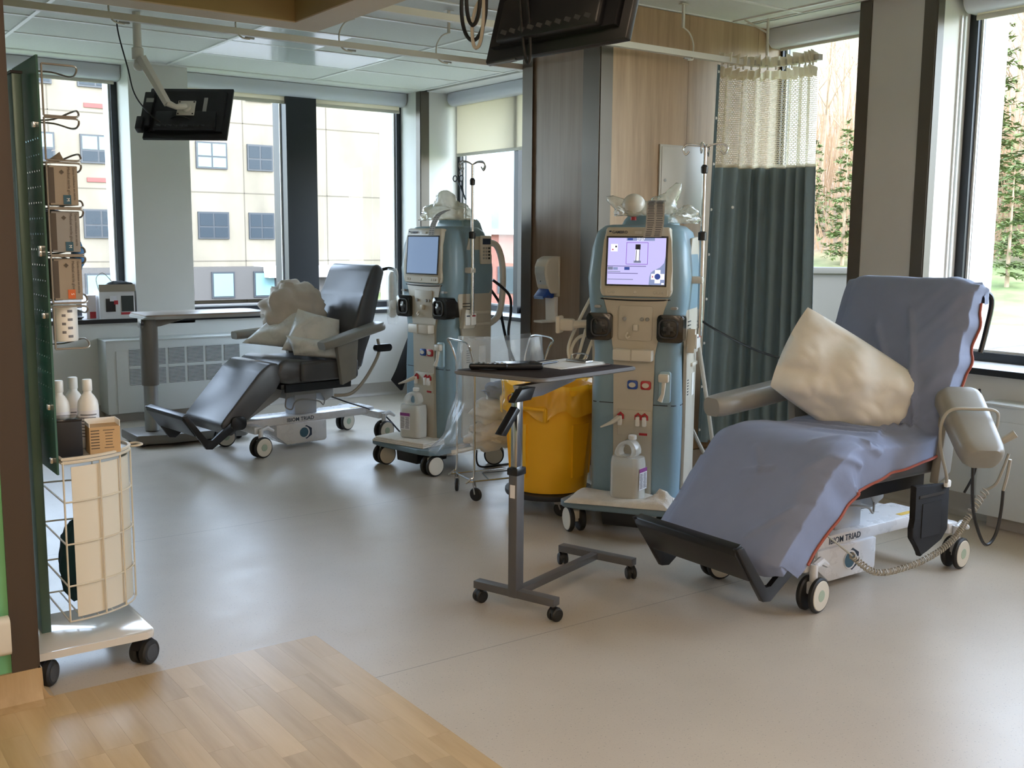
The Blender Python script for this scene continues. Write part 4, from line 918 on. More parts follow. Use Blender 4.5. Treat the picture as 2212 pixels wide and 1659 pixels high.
# cuff and tubing on the far machine
cf = thing('pressure_cuff', 'black pressure cuff dangling beside the far machine', 'blood pressure cuff', tuple(mw(2, (-.32, .30, 0))), A2)
pts = [(.05, .78), (.02, .66), (-.04, .55), (-.10, .47)]
obj('band', B().prism([(.055, .80), (.06, .68), (.03, .55), (-.03, .43), (-.13, .49), (-.07, .57), (-.01, .68)], -.01, .01, 'xz', bev=.004), P('black nylon', '#14161c', .8, bump=.5, bscale=600), cf, 50)
obj('tube', B().tube(bez([(.06, 0, 1.0), (.065, .0, .8), (.05, .012, .5), (.075, .015, .2), (.08, 0, .17)], 6), .005, 6), M_cable, cf)
# ---------------------------------------------------------------- overbed table in front
M_ttop = P('dark walnut laminate', '#2a211d', .6, spec=.12, var=.08, scale=6, stretch=(1, 12, 1))
M_tedge = P('grey edge band', '#6a6a6c', .4)
M_tfr = P('grey powder coat', '#565658', .42, var=.04, scale=10)
tb = thing('overbed_table', 'dark topped overbed table on a grey H base in the open floor', 'table', (2.262, 3.10, 0), R(19))
tm = M.Translation((0, 0, .885)) @ M.Rotation(R(1.7), 4, 'Y')
obj('tabletop', B().prism(rrect(.70, .41, .03, 5, .345, .09), 0, .016, 'xy', bev=.004, m=tm), M_ttop, tb)
obj('edge_band', B().tube([tm @ V((x, y, .008)) for x, y in rrect(.704, .414, .032, 5, .345, .09)], .0085, 6, closed=True), M_tedge, tb)
obj('top_bracket', B().prism([(.0, .865), (.40, .86), (.36, .845), (.14, .815), (.02, .815)], -.02, .02, 'xz'), M_chrome, tb)
obj('post', B().box((0, 0, .305), (.05, .038, .49), bev=.003), M_tfr, tb); obj('inner_post', B().box((0, 0, .67), (.038, .028, .34), bev=.002), M_chrome, tb)
obj('collar', B().box((0, 0, .545), (.06, .048, .028), bev=.004), M_blk, tb); obj('height_lever', B().prism([(-.12, .70), (-.09, .69), (.0, .775), (-.02, .79)], -.016, .016, 'xz', bev=.003), M_blk, tb)
obj('tilt_lever', B().prism([(-.09, .815), (.02, .815), (.05, .86), (-.04, .86)], -.05, -.02, 'xz', bev=.003), M_blk, tb)
obj('post_label', B().box((-.0256, .0, .47), (.001, .022, .05)), M_lab, tb, 0)
for x, ln in ((0, .37), (.60, .36)): 
    obj('foot_bar', B().box((x, 0, .075), (.042, ln, .03), bev=.002), M_tfr, tb)
    for y in (-ln/2+.012, ln/2-.012):
        c = obj('caster', B().cyl((0, 0, .03), (0, 0, .062), .008, 10), M_blk, tb); c.location = (x, y, 0); c.rotation_euler.z = .8 if x else -.3
        for s in (-1, 1): obj('wheel', B().disc((0.006, s*.012, .0255), (0, 1, 0), .0255, .017, 20, .004), M_tyre, c)
        obj('hood', B().prism([(.02*math.cos(R(a))+.006, .027+.029*math.sin(R(a))) for a in range(10, 171, 20)], -.016, .016, 'xz'), M_blk, c)
obj('cross_bar', B().box((.3, 0, .075), (.58, .036, .026), bev=.002), M_tfr, tb)
def on_table(x, y, z=0): return (M.Translation((2.262, 3.10, 0)) @ M.Rotation(R(19), 4, 'Z') @ tm) @ V((x, y, .0165+z))
rc = thing('remote_control', 'black remote control with its buttons up on the dark overbed table', 'remote control', tuple(on_table(.11, .215)), R(-35))
obj('body', B().box((0, 0, .014), (.15, .05, .02), bev=.008, seg=3).box((-.05, 0, .006), (.035, .04, .012), bev=.003), M_blk, rc, 50)
for r in range(7):
    for c in range(3): obj('key', B().box((-.055+r*.018, (c-1)*.013, .0255), (.009, .008, .004), bev=.001), M_greyp if r % 3 == 0 else M_ring, rc, 0)
ph = thing('tablet', 'thick black rubber cased tablet beside the remote control', 'tablet', tuple(on_table(.22, .155)), R(-22))
obj('case', B().box((0, 0, .013), (.19, .10, .025), bev=.009, seg=3), M_blk, ph, 50); obj('screen', B().box((0, 0, .0258), (.165, .078, .001)), M_pump, ph, 0)
cb = thing('clipboard', 'clipboard holding white papers on the far end of the overbed table', 'clipboard', tuple(on_table(.50, .10)), R(12))
obj('board', B().box((0, 0, .002), (.30, .22, .004)), P('brown hardboard', '#4a3527', .5), cb)
for i in range(3): obj('sheet', B().box((-.01+.012*i, .008*i, .0048+.0012*i), (.27, .20, .0009), ('Z', R(4*i-3))), M_white, cb, 0)
obj('clip', B().box((.08, 0, .013), (.05, .11, .008), bev=.003).tube(bez([(.07, -.035, .016), (.085, -.04, .036), (.10, 0, .042), (.085, .04, .036), (.07, .035, .016)], 5), .003, 6), M_chrome, cb)
pn = thing('pen', 'dark pen lying across the clipboard papers', 'pen', tuple(on_table(.40, .13, .0085)), R(15)); obj('barrel', B().cyl((-.06, 0, .005), (.06, 0, .005), .0045, 8), M_blk, pn); obj('tip', B().cyl((.06, 0, .005), (.075, 0, .005), .004, 8, .001), M_chrome, pn)
# ---------------------------------------------------------------- far overbed table
M_taupe = P('taupe enamel', '#6e6a64', .4, var=.02)
ft = thing('overbed_table', 'taupe overbed table with a round column behind the bare grey chair', 'table', (2.12, 7.08, 0), R(1))
obj('tabletop', B().prism(rrect(.86, .40, .06, 6, .40, .13), .862, .884, 'xy', bev=.007), P('pinkish laminate', '#96897e', .35), ft)
obj('top_rim', B().prism(rrect(.875, .415, .065, 6, .40, .13), .854, .872, 'xy', bev=.007), M_greyp, ft)
obj('top_arm', B().prism([(-.03, .855), (.32, .855), (.10, .80), (-.03, .79)], .05, .13, 'xz', bev=.006), M_taupe, ft)
obj('column', B().lathe([(.055, .40), (.058, .41), (.06, .80), (.056, .855)], 24, M.Translation((.03, .09, 0))), M_taupe, ft, 40)
obj('inner_column', B().cyl((.03, .09, .09), (.03, .09, .42), .047, 24), P('brushed aluminium', '#9a9a98', .35, metal=.6), ft)
obj('latch', B().box((-.03, .04, .825), (.02, .035, .03), bev=.004), M_blk, ft)
obj('base', B().prism([(-.12, -.05), (.10, -.12), (.62, -.12), (.66, -.06), (.66, .30), (-.12, .30)], .02, .085, 'xy', bev=.015), M_taupe, ft, 40)
for x, y in ((-.07, -.02), (-.07, .26), (.58, -.07), (.58, .25)): obj('caster', B().disc((x, y, .022), (0, 1, 0), .022, .02, 16, .004), M_tyre, ft)
# ---------------------------------------------------------------- yellow bin on a dolly
M_yb = P('yellow bin plastic', '#eeb51c', .42, var=.03, scale=5); M_yl = thin('yellow liner film', '#fad43e', .9, .18, 1.4)
M_blkp = P('black dolly plastic', '#25272b', .5)
bn = thing('waste_bin', 'round yellow waste bin with a yellow liner on a black dolly', 'bin', (3.335, 4.28, 0), R(-60)); bn.scale = (1.05, 1.05, 1.03)
obj('dolly', B().lathe([(.19, .075), (.218, .08), (.222, .092), (.22, .105), (.20, .108)], 36), M_blkp, bn)
for k in range(5):
    a = R(72*k+20); c = obj('caster', B().box((0, 0, .07), (.04, .03, .02)).tube([(0, .014, .07), (.012, .014, .035)], .004, 5).tube([(0, -.014, .07), (.012, -.014, .035)], .004, 5), M_greyp, bn); c.location = (.18*math.cos(a), .18*math.sin(a), 0); c.rotation_euler.z = a+1
    obj('wheel', B().disc((.012, 0, .036), (0, 1, 0), .036, .02, 20, .004), M_tyre, c)
obj('body', B().lathe([(.175, .108), (.188, .112), (.196, .2), (.216, .5), (.222, .60), (.235, .605), (.237, .63), (.225, .634), (.215, .60), (.19, .2), (.18, .125)], 48), M_yb, bn, 40)
for a in (-90, 90):
    m = M.Rotation(R(a), 4, 'Z'); h = obj('handle', B().box((.228, 0, .545), (.05, .15, .018), bev=.006).box((.222, -.07, .515), (.045, .018, .07), bev=.005).box((.222, .07, .515), (.045, .018, .07), bev=.005).move(m), M_yb, bn)
for k in range(8):
    if k % 4 == 2: continue
    a = R(45*k+22); m = M.Rotation(a, 4, 'Z'); b = B(); 
    b.loft([[m @ V((r+.004, y, z)) for y in (-.055*(1-.3*f), .055*(1-.3*f))] + [m @ V((r-.01, y, z)) for y in (.055*(1-.3*f), -.055*(1-.3*f))] for f, r, z in ((0, .212, .46), (.5, .204, .33), (1, .195, .19))]); obj('rib_panel', b, M_yb, bn, 0)
b = B()
def liner(u, v):
    a = 2*PI*u; w = .012*noise.noise(V((math.cos(a)*5, math.sin(a)*5, v*3)))+.006*noise.noise(V((math.cos(a)*16, math.sin(a)*16, v*5)))
    if v < .4: f = v/.4; r = .20+.035*f; z = .52+.135*f
    else: f = (v-.4)/.6; r = .240+.004*f; z = .655-.14*f*(1+.35*noise.noise(V((math.cos(a)*2, math.sin(a)*2, 7))))
    return V(((r+w)*math.cos(a), (r+w)*math.sin(a), z+w*1.2))
b.grid(liner, 97, 16); obj('liner', b, M_yl, bn, 80)
M_ltx = P('brown biohazard print', '#8a4a22', .6)
bl_ = thing('liner_tie', 'loose gathered corner of the yellow liner with a printed mark', 'bin liner', (3.395, 4.355, 0), R(-60)) if False else None
pr = obj('liner_print', B().tube([(-.105+.02*math.cos(R(30*k)), -.231, .585+.02*math.sin(R(30*k))) for k in range(12)], .0035, 5, closed=True), M_ltx, bn)
# ---------------------------------------------------------------- bag stand with laundry
bc = thing('linen_bag_stand', 'chrome wire stand holding a clear bag of linen behind the yellow bin', 'laundry cart', (3.125, 4.715, 0), R(-9))
X0, X1, Y0, Y1 = -.03, .39, -.115, .115
for x, y in ((X0, Y0), (X0, Y1), (X1, Y0), (X1, Y1)):
    s = -1 if x < .1 else 1
    obj('upright', B().tube(bez([(x+.05*s, y, .10), (x+.02*s, y, .12), (x, y, .16), (x, y, .45), (x-.0*s, y, .70), (x+.015*s, y*1.05, .78), (x+.04*s, y*1.1, .845)], 5), .006, 8), M_chrome, bc)
    c = obj('caster', B().tube([(0, .011, .10), (.012, .011, .038)], .004, 5).tube([(0, -.011, .10), (.012, -.011, .038)], .004, 5).cyl((0, 0, .085), (0, 0, .11), .008, 8), M_chrome, bc); c.location = (x, y, 0); c.rotation_euler.z = .9*y*10
    obj('wheel', B().disc((.012, 0, .037), (0, 1, 0), .037, .018, 20, .005), M_tyre, c)
for y in (Y0, Y1): obj('base_rod', B().cyl((X0-.04, y, .105), (X1+.04, y, .105), .005, 8), M_chrome, bc)
obj('base_brace', B().tube([(.06, Y0, .105), (.10, Y1-.06, .105), (.30, Y1-.06, .105), (.34, Y0, .105)], .004, 6), M_chrome, bc)
for x, s in ((X0, -1), (X1, 1)):
    obj('bag_hoop', B().tube(bez([(x, Y0, .72), (x+.02*s, Y0*1.05, .80), (x+.05*s, Y0*1.1, .855), (x+.06*s, 0, .865), (x+.05*s, Y1*1.1, .855), (x+.02*s, Y1*1.05, .80), (x, Y1, .72)], 6), .005, 8), M_chrome, bc); obj('side_rod', B().cyl((x, Y0, .105), (x, Y1, .105), .005, 8), M_chrome, bc)
def clear_bag(u, v):
    a = 2*PI*u; cx, cy = (X0+X1)/2, 0; hx, hy = .225, .108; z = .86-.60*v; k = 1+.12*math.sin(v*PI)-.1*v
    c, s = math.cos(a), math.sin(a); e = 1/max(abs(c), abs(s))**.75
    if z < .34 and c < -.3: k += .35*(.34-z)/.1
    w = .014*noise.noise(V((c*4, s*4, v*6)))+.008*noise.noise(V((c*11, s*11, v*9)))
    return V((cx+(hx*k*e+w)*c - (.16*max(0, v-.55)*2 if c < 0 else 0), cy+(hy*k*e+w)*s, z+(.02*abs(c) if v < .05 else 0)))
b = B(); b.grid(clear_bag, 61, 26); obj('clear_bag', b, thin('clear bag film', '#dfe3e4', .2, .2, .7, .25, 14), bc, 80)
for i, (p, r3, sd, mt, lb) in enumerate((((.14, 0, .33), (.17, .10, .085), 3, M_towel, 'white crumpled linen at the bottom of the clear bag'), ((.17, .01, .47), (.15, .09, .08), 9, M_cream, 'cream linen on top of the white linen in the clear bag'), ((.20, -.01, .58), (.12, .08, .05), 15, P('blue grey linen', '#717c92', .9), 'blue grey cloth near the top of the clear bag'))):
    o = obj('linen', heap(M.Translation((3.125, 4.715, 0)) @ M.Rotation(R(-9), 4, 'Z') @ V(p), r3, sd, .22, 44), mt, None, 80); tag(o, lb, 'linen')
# ---------------------------------------------------------------- hand gel dispenser and access panel on the pier
sd = thing('soap_dispenser', 'white wall soap dispenser with a blue push lever on the pier', 'soap dispenser', (3.859, 4.93, 1.185), PI)      # local +x points into the room
obj('back_plate', B().box((.006, 0, 0), (.012, .125, .235), bev=.003), M_cream2, sd)
obj('housing', B().prism([(.0, -.10), (.06, -.10), (.085, -.06), (.105, .02), (.105, .06), (.085, .10), (.05, .118), (.0, .118)], -.057, .057, 'xz', bev=.01, seg=3), M_cream2, sd, 40)
obj('front_cover', B().prism([(.088, -.05), (.109, .02), (.109, .055), (.10, .06), (.08, -.04)], -.043, .043, 'xz', bev=.004), P('silver grey plastic', '#b9c0c4', .2), sd)
obj('lock', B().disc((.1005, 0, -.028), (1, 0, .15), .004, .004, 10, .001), M_blk, sd)
obj('push_lever', B().prism([(.03, -.075), (.075, -.07), (.115, -.115), (.11, -.128), (.075, -.105), (.05, -.128), (.035, -.122)], -.046, .046, 'xz', bev=.003), M_bluep, sd); obj('lever_face', B().prism([(.095, -.098), (.118, -.118), (.113, -.132), (.09, -.115)], -.043, .043, 'xz'), P('pale blue plastic lever', '#7fa3dc', .3), sd)
obj('drip_bracket', B().prism([(.0, -.12), (.03, -.12), (.025, -.26), (.0, -.27)], -.045, .045, 'xz', bev=.004), M_white, sd); obj('drip_tray', B().box((.06, 0, -.265), (.12, .08, .012), bev=.005), M_white, sd)
ap = thing('access_panel', 'pale grey lockable access panel on the wood clad pier', 'access panel', (4.485, 4.53, 1.745))
obj('frame', B().box((0, -.006, 0), (.37, .012, .41), bev=.002), P('pale grey enamel', '#b9b4aa', .4), ap); obj('door', B().box((0, -.013, 0), (.345, .006, .385), bev=.002), P('pale grey door', '#bcb7ad', .4), ap); obj('lock', B().disc((-.145, -.018, .0), (0, 1, 0), .009, .006, 14, .001), M_chrome, ap)
# ---------------------------------------------------------------- curtain tracks
M_track = P('ivory track', '#cfccc2', .4)
def track(label, x0, x1, y, hang, turn=None):
    t = thing('curtain_track', label, 'curtain track', (0, y, 2.428))
    pts = [(x0, 0, 0), (x1, 0, 0)] if not turn else [(x0, 0, 0)] + bez([(x1-.3, 0, 0), (x1-.05, -.03, 0), (x1, -.14, 0), (x1, turn, 0)], 6)
    b = B(); pp = [V(p) for p in pts]; rings = []
    for i, p in enumerate(pp):
        tg = (pp[min(i+1, len(pp)-1)]-pp[max(i-1, 0)]).normalized(); sd_ = V((-tg.y, tg.x, 0)); rings.append([p+sd_*u+V((0, 0, w)) for u, w in ((-.017, -.016), (.017, -.016), (.017, .016), (-.017, .016))])
    obj('rail', b.loft(rings), M_track, t, 0)
    for i, (hx, s) in enumerate(hang):
        h = obj('hanger', B().box((hx, 0, .20), (.014, .012, .125)).box((hx, 0, .262), (.05, .03, .004)), M_track, t, 0)
        obj('strap', B().tube(bez([(hx, 0, .14), (hx+s*.05, 0, .115), (hx+s*.082, 0, .06), (hx+s*.08, 0, .0), (hx+s*.06, -.02, -.03), (hx+s*.02, -.02, -.034)], 6), .0045, 6), M_track, h); obj('clip', B().box((hx+s*.02, -.018, -.028), (.05, .014, .01), bev=.003), M_greyp, h)
    return t
track('long ivory curtain track crossing in front of the back windows', .2, 4.93, 5.28, ((1.54, -1), (2.16, -1), (2.735, -1), (3.345, -1)))
ct = track('ivory curtain track ending in the bunched curtain', 2.34, 4.965, 4.34, ((3.0, 1), (4.28, 1)), turn=-.40)
obj('corner_hanger', B().cyl((4.94, -.03, .02), (4.94, -.03, .262), .008, 8).tube([(4.94, -.03, .18), (4.86, .08, .262)], .005, 6), M_track, ct)
# ---------------------------------------------------------------- cubicle curtain
M_curt = m_cloth('grey green curtain cloth', '#7f9299', .8, .15)
M_curtd = m_cloth('dark green hem tape', '#4c6066', .8, .1)
def m_net():
    t = NT('cream net'); c = lin('#ece3cd'); v = t.coord('UV', (1, 1, 1)); sx = t.n('ShaderNodeSeparateXYZ'); t.l(v, sx.inputs[0])
    row = t.math('FLOOR', t.math('MULTIPLY', sx.outputs[1], 48)); uu = t.math('ADD', t.math('MULTIPLY', sx.outputs[0], 120), t.math('MULTIPLY', row, .5))
    a = t.math('ABSOLUTE', t.math('SUBTRACT', t.math('FRACT', uu), .5)); b_ = t.math('ABSOLUTE', t.math('SUBTRACT', t.math('FRACT', t.math('MULTIPLY', sx.outputs[1], 48)), .5))
    d = t.math('ADD', t.math('POWER', t.math('MULTIPLY', a, 2.5), 2), t.math('POWER', t.math('MULTIPLY', b_, 2.7), 2)); hole = t.math('LESS_THAN', d, 1.0)
    df = t.n('ShaderNodeBsdfDiffuse', Color=c); tl = t.n('ShaderNodeBsdfTranslucent', Color=c); m1_ = t.n('ShaderNodeMixShader', Fac=.5); t.l(df.outputs[0], m1_.inputs[1]); t.l(tl.outputs[0], m1_.inputs[2])
    tr = t.n('ShaderNodeBsdfTransparent'); m2_ = t.n('ShaderNodeMixShader'); t.l(hole, m2_.inputs[0]); t.l(m1_.outputs[0], m2_.inputs[1]); t.l(tr.outputs[0], m2_.inputs[2]); t.l(m2_.outputs[0], t.out.inputs[0]); return t.m
M_net = m_net(); M_head = thin('cream heading tape', '#efe8d6', .97, .6, .05)
top_path = bez([(4.60, 4.36, 0), (4.74, 4.35, 0), (4.88, 4.30, 0), (4.955, 4.19, 0), (4.965, 4.05, 0), (4.965, 3.98, 0)], 12)
bot_path = bez([(4.545, 4.37, 0), (4.70, 4.36, 0), (4.84, 4.28, 0), (4.90, 4.15, 0), (4.92, 3.98, 0), (4.93, 3.88, 0)], 12)
def along(path, u):
    k = u*(len(path)-1); i = min(int(k), len(path)-2); p = path[i].lerp(path[i+1], k-i); tg = (path[i+1]-path[i]).normalized(); return p, V((-tg.y, tg.x, 0))
def curtain_pt(u, z, folds=8.5, amp=.036, ph=0):
    f = max(0, min(1, (2.42-z)/2.2)); a, na = along(top_path, u); b_, nb = along(bot_path, u); p = a.lerp(b_, f); n = na.lerp(nb, f).normalized()
    w = math.sin(u*folds*2*PI+ph+.9*math.sin(u*17)+.5*f*math.sin(u*9)); am = amp*(.85+.3*noise.noise(V((u*5, 0, 2))))*min(1, .25+u*8)
    sgn = math.copysign(abs(w)**.7, w); return p + n*am*sgn + V((0, 0, z))
cu_ = thing('cubicle_curtain', 'grey green cubicle curtain with a cream net top bunched by the window', 'curtain', (0, 0, 0))
b = B(); b.grid(lambda u, v: curtain_pt(u, 1.83-1.63*v), 220, 14); obj('cloth', b, M_curt, cu_, 80)
b = B(); b.grid(lambda u, v: curtain_pt(u, 2.345-.52*v), 220, 8); nt = obj('net', b, M_net, cu_, 80)
uv = nt.data.uv_layers.new(name='UVMap')
for lp in nt.data.loops:
    i, j = divmod(lp.vertex_index, 8); uv.data[lp.index].uv = (i/219, j/7)
def ruffle(z0, h, ph, dy): return lambda u, v: curtain_pt(u, z0-h*v+.008*math.sin(u*71+ph), 15, .045-.012*v, ph) + V((-dy, -dy, 0))
b = B(); b.grid(ruffle(2.385, .05, 0, .004), 300, 4); obj('net_band', b, M_head, cu_, 80)
b = B(); b.grid(ruffle(2.462, .052, .6, .012), 300, 4); obj('heading_tape', b, M_head, cu_, 80)
b = B(); b.grid(lambda u, v: curtain_pt(u, 1.842-.02*v)+V((-.002, -.002, 0)), 220, 3); obj('net_seam', b, M_head, cu_, 80)
b = B(); b.grid(lambda u, v: curtain_pt(u*.03, 2.40-2.19*v)+V((-.03+u*.02, -.012, 0)), 4, 24); obj('edge_tape', b.solid(.003), M_curtd, cu_, 60)
for k in range(9): z = 2.36-k*.26; p = curtain_pt(.015, z); obj('snap', B().disc(p+V((-.022, -.018, 0)), (.3, 1, 0), .008, .005, 12, .001), M_white, cu_)
for u in (.19, .45, .56):
    b = B(); b.grid(lambda a, v: curtain_pt(u-.055+a*.075, 1.825-.26*v)+V((-.006, -.008, 0)), 14, 8); pk = obj('pocket', b.solid(.003), M_curt, cu_, 80)
    if u < .3: p = curtain_pt(u-.005, 1.595); obj('button', B().disc(p+V((-.012, -.022, 0)), (.3, 1, 0), .009, .006, 12, .001), M_white, pk)
for k in range(14): p, _ = along(top_path, .04+k*.07); obj('carrier', B().cyl(p+V((0, 0, 2.39)), p+V((0, 0, 2.413)), .006, 6), M_white, cu_)
# ---------------------------------------------------------------- televisions on ceiling arms
def tv(label, c, yaw, tilt, w, h, pole=None):
    """back towards local -y; x right seen from behind; c = centre of the set"""
    t = thing('ceiling_television', label, 'television', c, yaw); Q = M.Rotation(tilt, 4, 'X')
    body = obj('cabinet', B().box((0, .018, 0), (w, .022, h), bev=.005, mat=Q).prism([(-w*.44, -h*.40), (w*.44, -h*.40), (w*.44, h*.40), (-w*.44, h*.40)], -.012, .01, 'xz', bev=.008, m=Q).box((-.0, -.02, -h*.22), (w*.72, .03, h*.36), bev=.008, mat=Q), M_blk, t, 40)
    obj('screen', B().box((0, .0298, 0), (w-.03, .001, h-.03), mat=Q), M_pump, body, 0)
    for k in range(10): obj('vent_slot', B().box((-w*.30+k*w*.066, -.0358, -h*.33), (w*.045, .002, .012), ('Y', R(20)), mat=Q), M_ring, body, 0)
    obj('port_strip', B().box((w*.20, -.0135, .02), (.022, .004, h*.42), mat=Q), M_greyp, body, 0)
    return t, body, Q
t1, b1, Q1 = tv('small black television swung on a white arm near the back windows', (2.19, 6.36, 2.135), -0.625, R(-32), .50, .37)
obj('side_box', B().box((-.235, -.01, .0), (.06, .05, .25), bev=.006, mat=Q1).box((-.26, -.03, -.115), (.04, .05, .09), bev=.006, mat=Q1), M_blk, t1, 40); obj('box_label', B().box((-.225, -.036, .06), (.045, .002, .03), mat=Q1), M_greyp, t1, 0)
pl = obj('mount_plate', B().box((-.0, -.04, .0), (.105, .006, .105), bev=.002, mat=Q1).disc(Q1 @ V((0, -.05, 0)), Q1.to_3x3() @ V((0, 1, 0)), .03, .02, 20, .003), M_track, t1, 40)
for x, z in ((-.043, -.043), (.043, -.043), (-.043, .043), (.043, .043)): obj('screw', B().disc(Q1 @ V((x, -.044, z)), Q1.to_3x3() @ V((0, 1, 0)), .005, .004, 10, .001), M_blk, pl)
obj('swivel', B().tube([Q1 @ V((.0, -.055, 0)), (-.04, -.10, .02), (-.085, -.11, .04)], [.018, .016, .02], 10), M_track, t1)
obj('arm', B().tube([(-.085, -.11, .035), (-.245, -.06, .30)], [.026, .034], 6), M_track, t1)
obj('pole', B().cyl((-.27, -.05, .27), (-.27, -.05, .565), .024, 16), M_track, t1); obj('pole_collar', B().lathe([(.026, .29), (.034, .295), (.034, .36), (.026, .365)], 16, M.Translation((-.27, -.05, 0))), M_track, t1); obj('pole_foot', B().ball((-.265, -.05, .255), .034, 14, 10, (1, 1, .8)), M_track, t1)
obj('power_cable', B().tube(bez([(-.40, -.02, .56), (-.385, -.03, .44), (-.33, -.06, .25), (-.29, -.08, .10), (-.22, -.09, .0), (-.14, -.08, -.07), (-.07, -.06, -.09), (.0, -.05, -.115)], 7), .0045, 6).tube(bez([(-.10, -.06, -.05), (-.04, -.08, -.03), (.03, -.07, -.05), (.06, -.05, -.10)], 6), .004, 6), M_cable, t1)
t2, b2, Q2 = tv('black television with dangling cable loops hung over the near chair', (1.835, 2.325, 2.07), -1.455, R(-16), .54, .345)
obj('stand_bracket', B().box((0, -.05, .05), (.30, .05, .10), bev=.006, mat=Q2).box((0, -.06, .16), (.07, .05, .30), bev=.01, mat=Q2), M_blk, t2, 40)
obj('bezel_glint', B().box((-.20, .012, -.176), (.12, .012, .004), mat=Q2), M_chrome, t2, 0)  # bright strip added as the reflection along the lower bezel
obj('pole', B().cyl((0, -.06, .2), (0, -.06, .62), .024, 14), M_track, t2)
lp = [[(-.29+.055*math.sin(a)-.02, -.05, .0+.10*math.cos(a)) for a in [i*2*PI/16 for i in range(16)]], [(-.30+.03*math.sin(a), -.06, .015+.075*math.cos(a)) for a in [i*2*PI/16 for i in range(16)]]]
for q in lp: obj('cable_loop', B().tube(bez(q, 3, True), .006, 6, closed=True), M_cable, t2)
obj('beige_cable', B().tube(bez([(-.28, -.05, .16), (-.262, -.055, .05), (-.255, -.06, -.05), (-.27, -.06, -.115), (-.295, -.06, -.12), (-.31, -.055, -.06), (-.29, -.05, .0), (-.23, -.045, .03)], 6), .0055, 6), M_cord, t2)
obj('cable_loop', B().tube(bez([(-.12, -.055, .12), (-.10, -.065, .0), (-.085, -.065, -.12), (-.075, -.06, -.185), (-.06, -.06, -.18), (-.062, -.06, -.10), (-.08, -.06, .02)], 6), .0045, 6), M_cable, t2)
# ---------------------------------------------------------------- supply cart by the partition
def m_perf():
    t = NT('green perforated acrylic'); v = t.coord('Object'); sx = t.n('ShaderNodeSeparateXYZ'); t.l(v, sx.inputs[0])
    fy = t.math('SUBTRACT', t.math('FRACT', t.math('MULTIPLY', sx.outputs[1], 30)), .5); fz = t.math('SUBTRACT', t.math('FRACT', t.math('MULTIPLY', sx.outputs[2], 21)), .5)
    d = t.math('ADD', t.math('MULTIPLY', t.math('POWER', fy, 2), 1.0), t.math('MULTIPLY', t.math('POWER', fz, 2), 2.1)); hole = t.math('MULTIPLY', t.math('LESS_THAN', d, .014), t.math('LESS_THAN', sx.outputs[2], 1.72))
    b = t.n('ShaderNodeBsdfPrincipled', Roughness=.18); b.inputs['Base Color'].default_value = lin('#587f74'); tl = t.n('ShaderNodeBsdfTranslucent', Color=lin('#6a9c8c')); m_ = t.n('ShaderNodeMixShader', Fac=.35); t.l(b.outputs[0], m_.inputs[1]); t.l(tl.outputs[0], m_.inputs[2])
    tr = t.n('ShaderNodeBsdfTransparent'); m2_ = t.n('ShaderNodeMixShader'); t.l(hole, m2_.inputs[0]); t.l(m_.outputs[0], m2_.inputs[1]); t.l(tr.outputs[0], m2_.inputs[2]); t.l(m2_.outputs[0], t.out.inputs[0]); return t.m
M_perf = m_perf(); M_sage = P('sage metal', '#587066', .35, metal=.2); M_wire = P('cream coated wire', '#cfc6b2', .4); M_wire2 = P('steel wire', '#9a948c', .3, metal=.6); M_ivory = P('ivory laminate', '#d7cfbc', .3); M_grl = P('grey glossy lid', '#9a9c9c', .15)
sc_ = thing('supply_cart', 'white wheeled supply cart with a green perforated panel and round wire basket', 'cart', (0, 0, 0))
obj('tray', B().prism(rrect(.40, .36, .03, 5, .80, 3.56), .088, .112, 'xy', bev=.005), P('glossy ivory tray', '#d3cec4', .12, spec=.7), sc_)
for x, y, hd in ((.965, 3.405, .6), (.655, 3.405, .9), (.965, 3.70, .2), (.655, 3.70, .5)):
    c = obj('caster', B().cyl((0, 0, .03), (0, 0, .09), .009, 10), M_blk, sc_); c.location = (x, y, 0); c.rotation_euler.z = hd
    for s in (-1, 1): obj('wheel', B().disc((0, s*.019, .041), (0, 1, 0), .041, .028, 24, .006), M_tyre, c); obj('wheel_face', B().disc((0, s*.0325, .041), (0, 1, 0), .028, .004, 20, .001), M_ring, c)
    obj('hood', B().prism([(.046*math.cos(R(a)), .041+.046*math.sin(R(a))) for a in range(20, 161, 20)], -.012, .012, 'xz'), M_blk, c)
obj('perforated_panel', B().box((.732, 3.60, 1.295), (.006, .345, 1.27)), M_perf, sc_, 0)
obj('post', B().box((.70, 3.61, 1.0), (.03, .10, 1.78), bev=.003), M_sage, sc_); obj('post_cap', B().box((.70, 3.61, 1.893), (.034, .104, .008)), M_blk, sc_)
for z in (1.73, 1.36, 1.345, 1.155, .87, .70): obj('panel_clip', B().box((.726, 3.47, z), (.016, .022, .018), bev=.003), M_chrome, sc_)
cx, cy, ax, ay = .74, 3.565, .245, .165
arc = [(cx+ax*math.cos(R(a)), cy+ay*math.sin(R(a))) for a in range(-90, 91, 10)]
def ring(z, r, k=1.0): return B().tube([(cx+(x-cx)*k, cy+(y-cy)*k, z) for x, y in arc], r, 6, closed=True)
bk = obj('wire_basket', ring(.70, .005), M_wire, sc_)
for z in (.575, .44, .305, .19): obj('hoop', ring(z, .003), M_wire, bk)
for a in (-90, -62, -40, -10, 20, 50, 90): x, y = cx+ax*1.008*math.cos(R(a)), cy+ay*1.008*math.sin(R(a)); obj('upright_wire', B().tube([(x, y, .70), (x, y, .19)], .003, 6), M_wire, bk)
for k in range(4): x = .78+k*.05; hy = ay*math.sqrt(max(0, 1-((x-cx)/ax)**2)); obj('floor_wire', B().cyl((x, cy-hy, .19), (x, cy+hy, .19), .0025, 6), M_wire, bk)
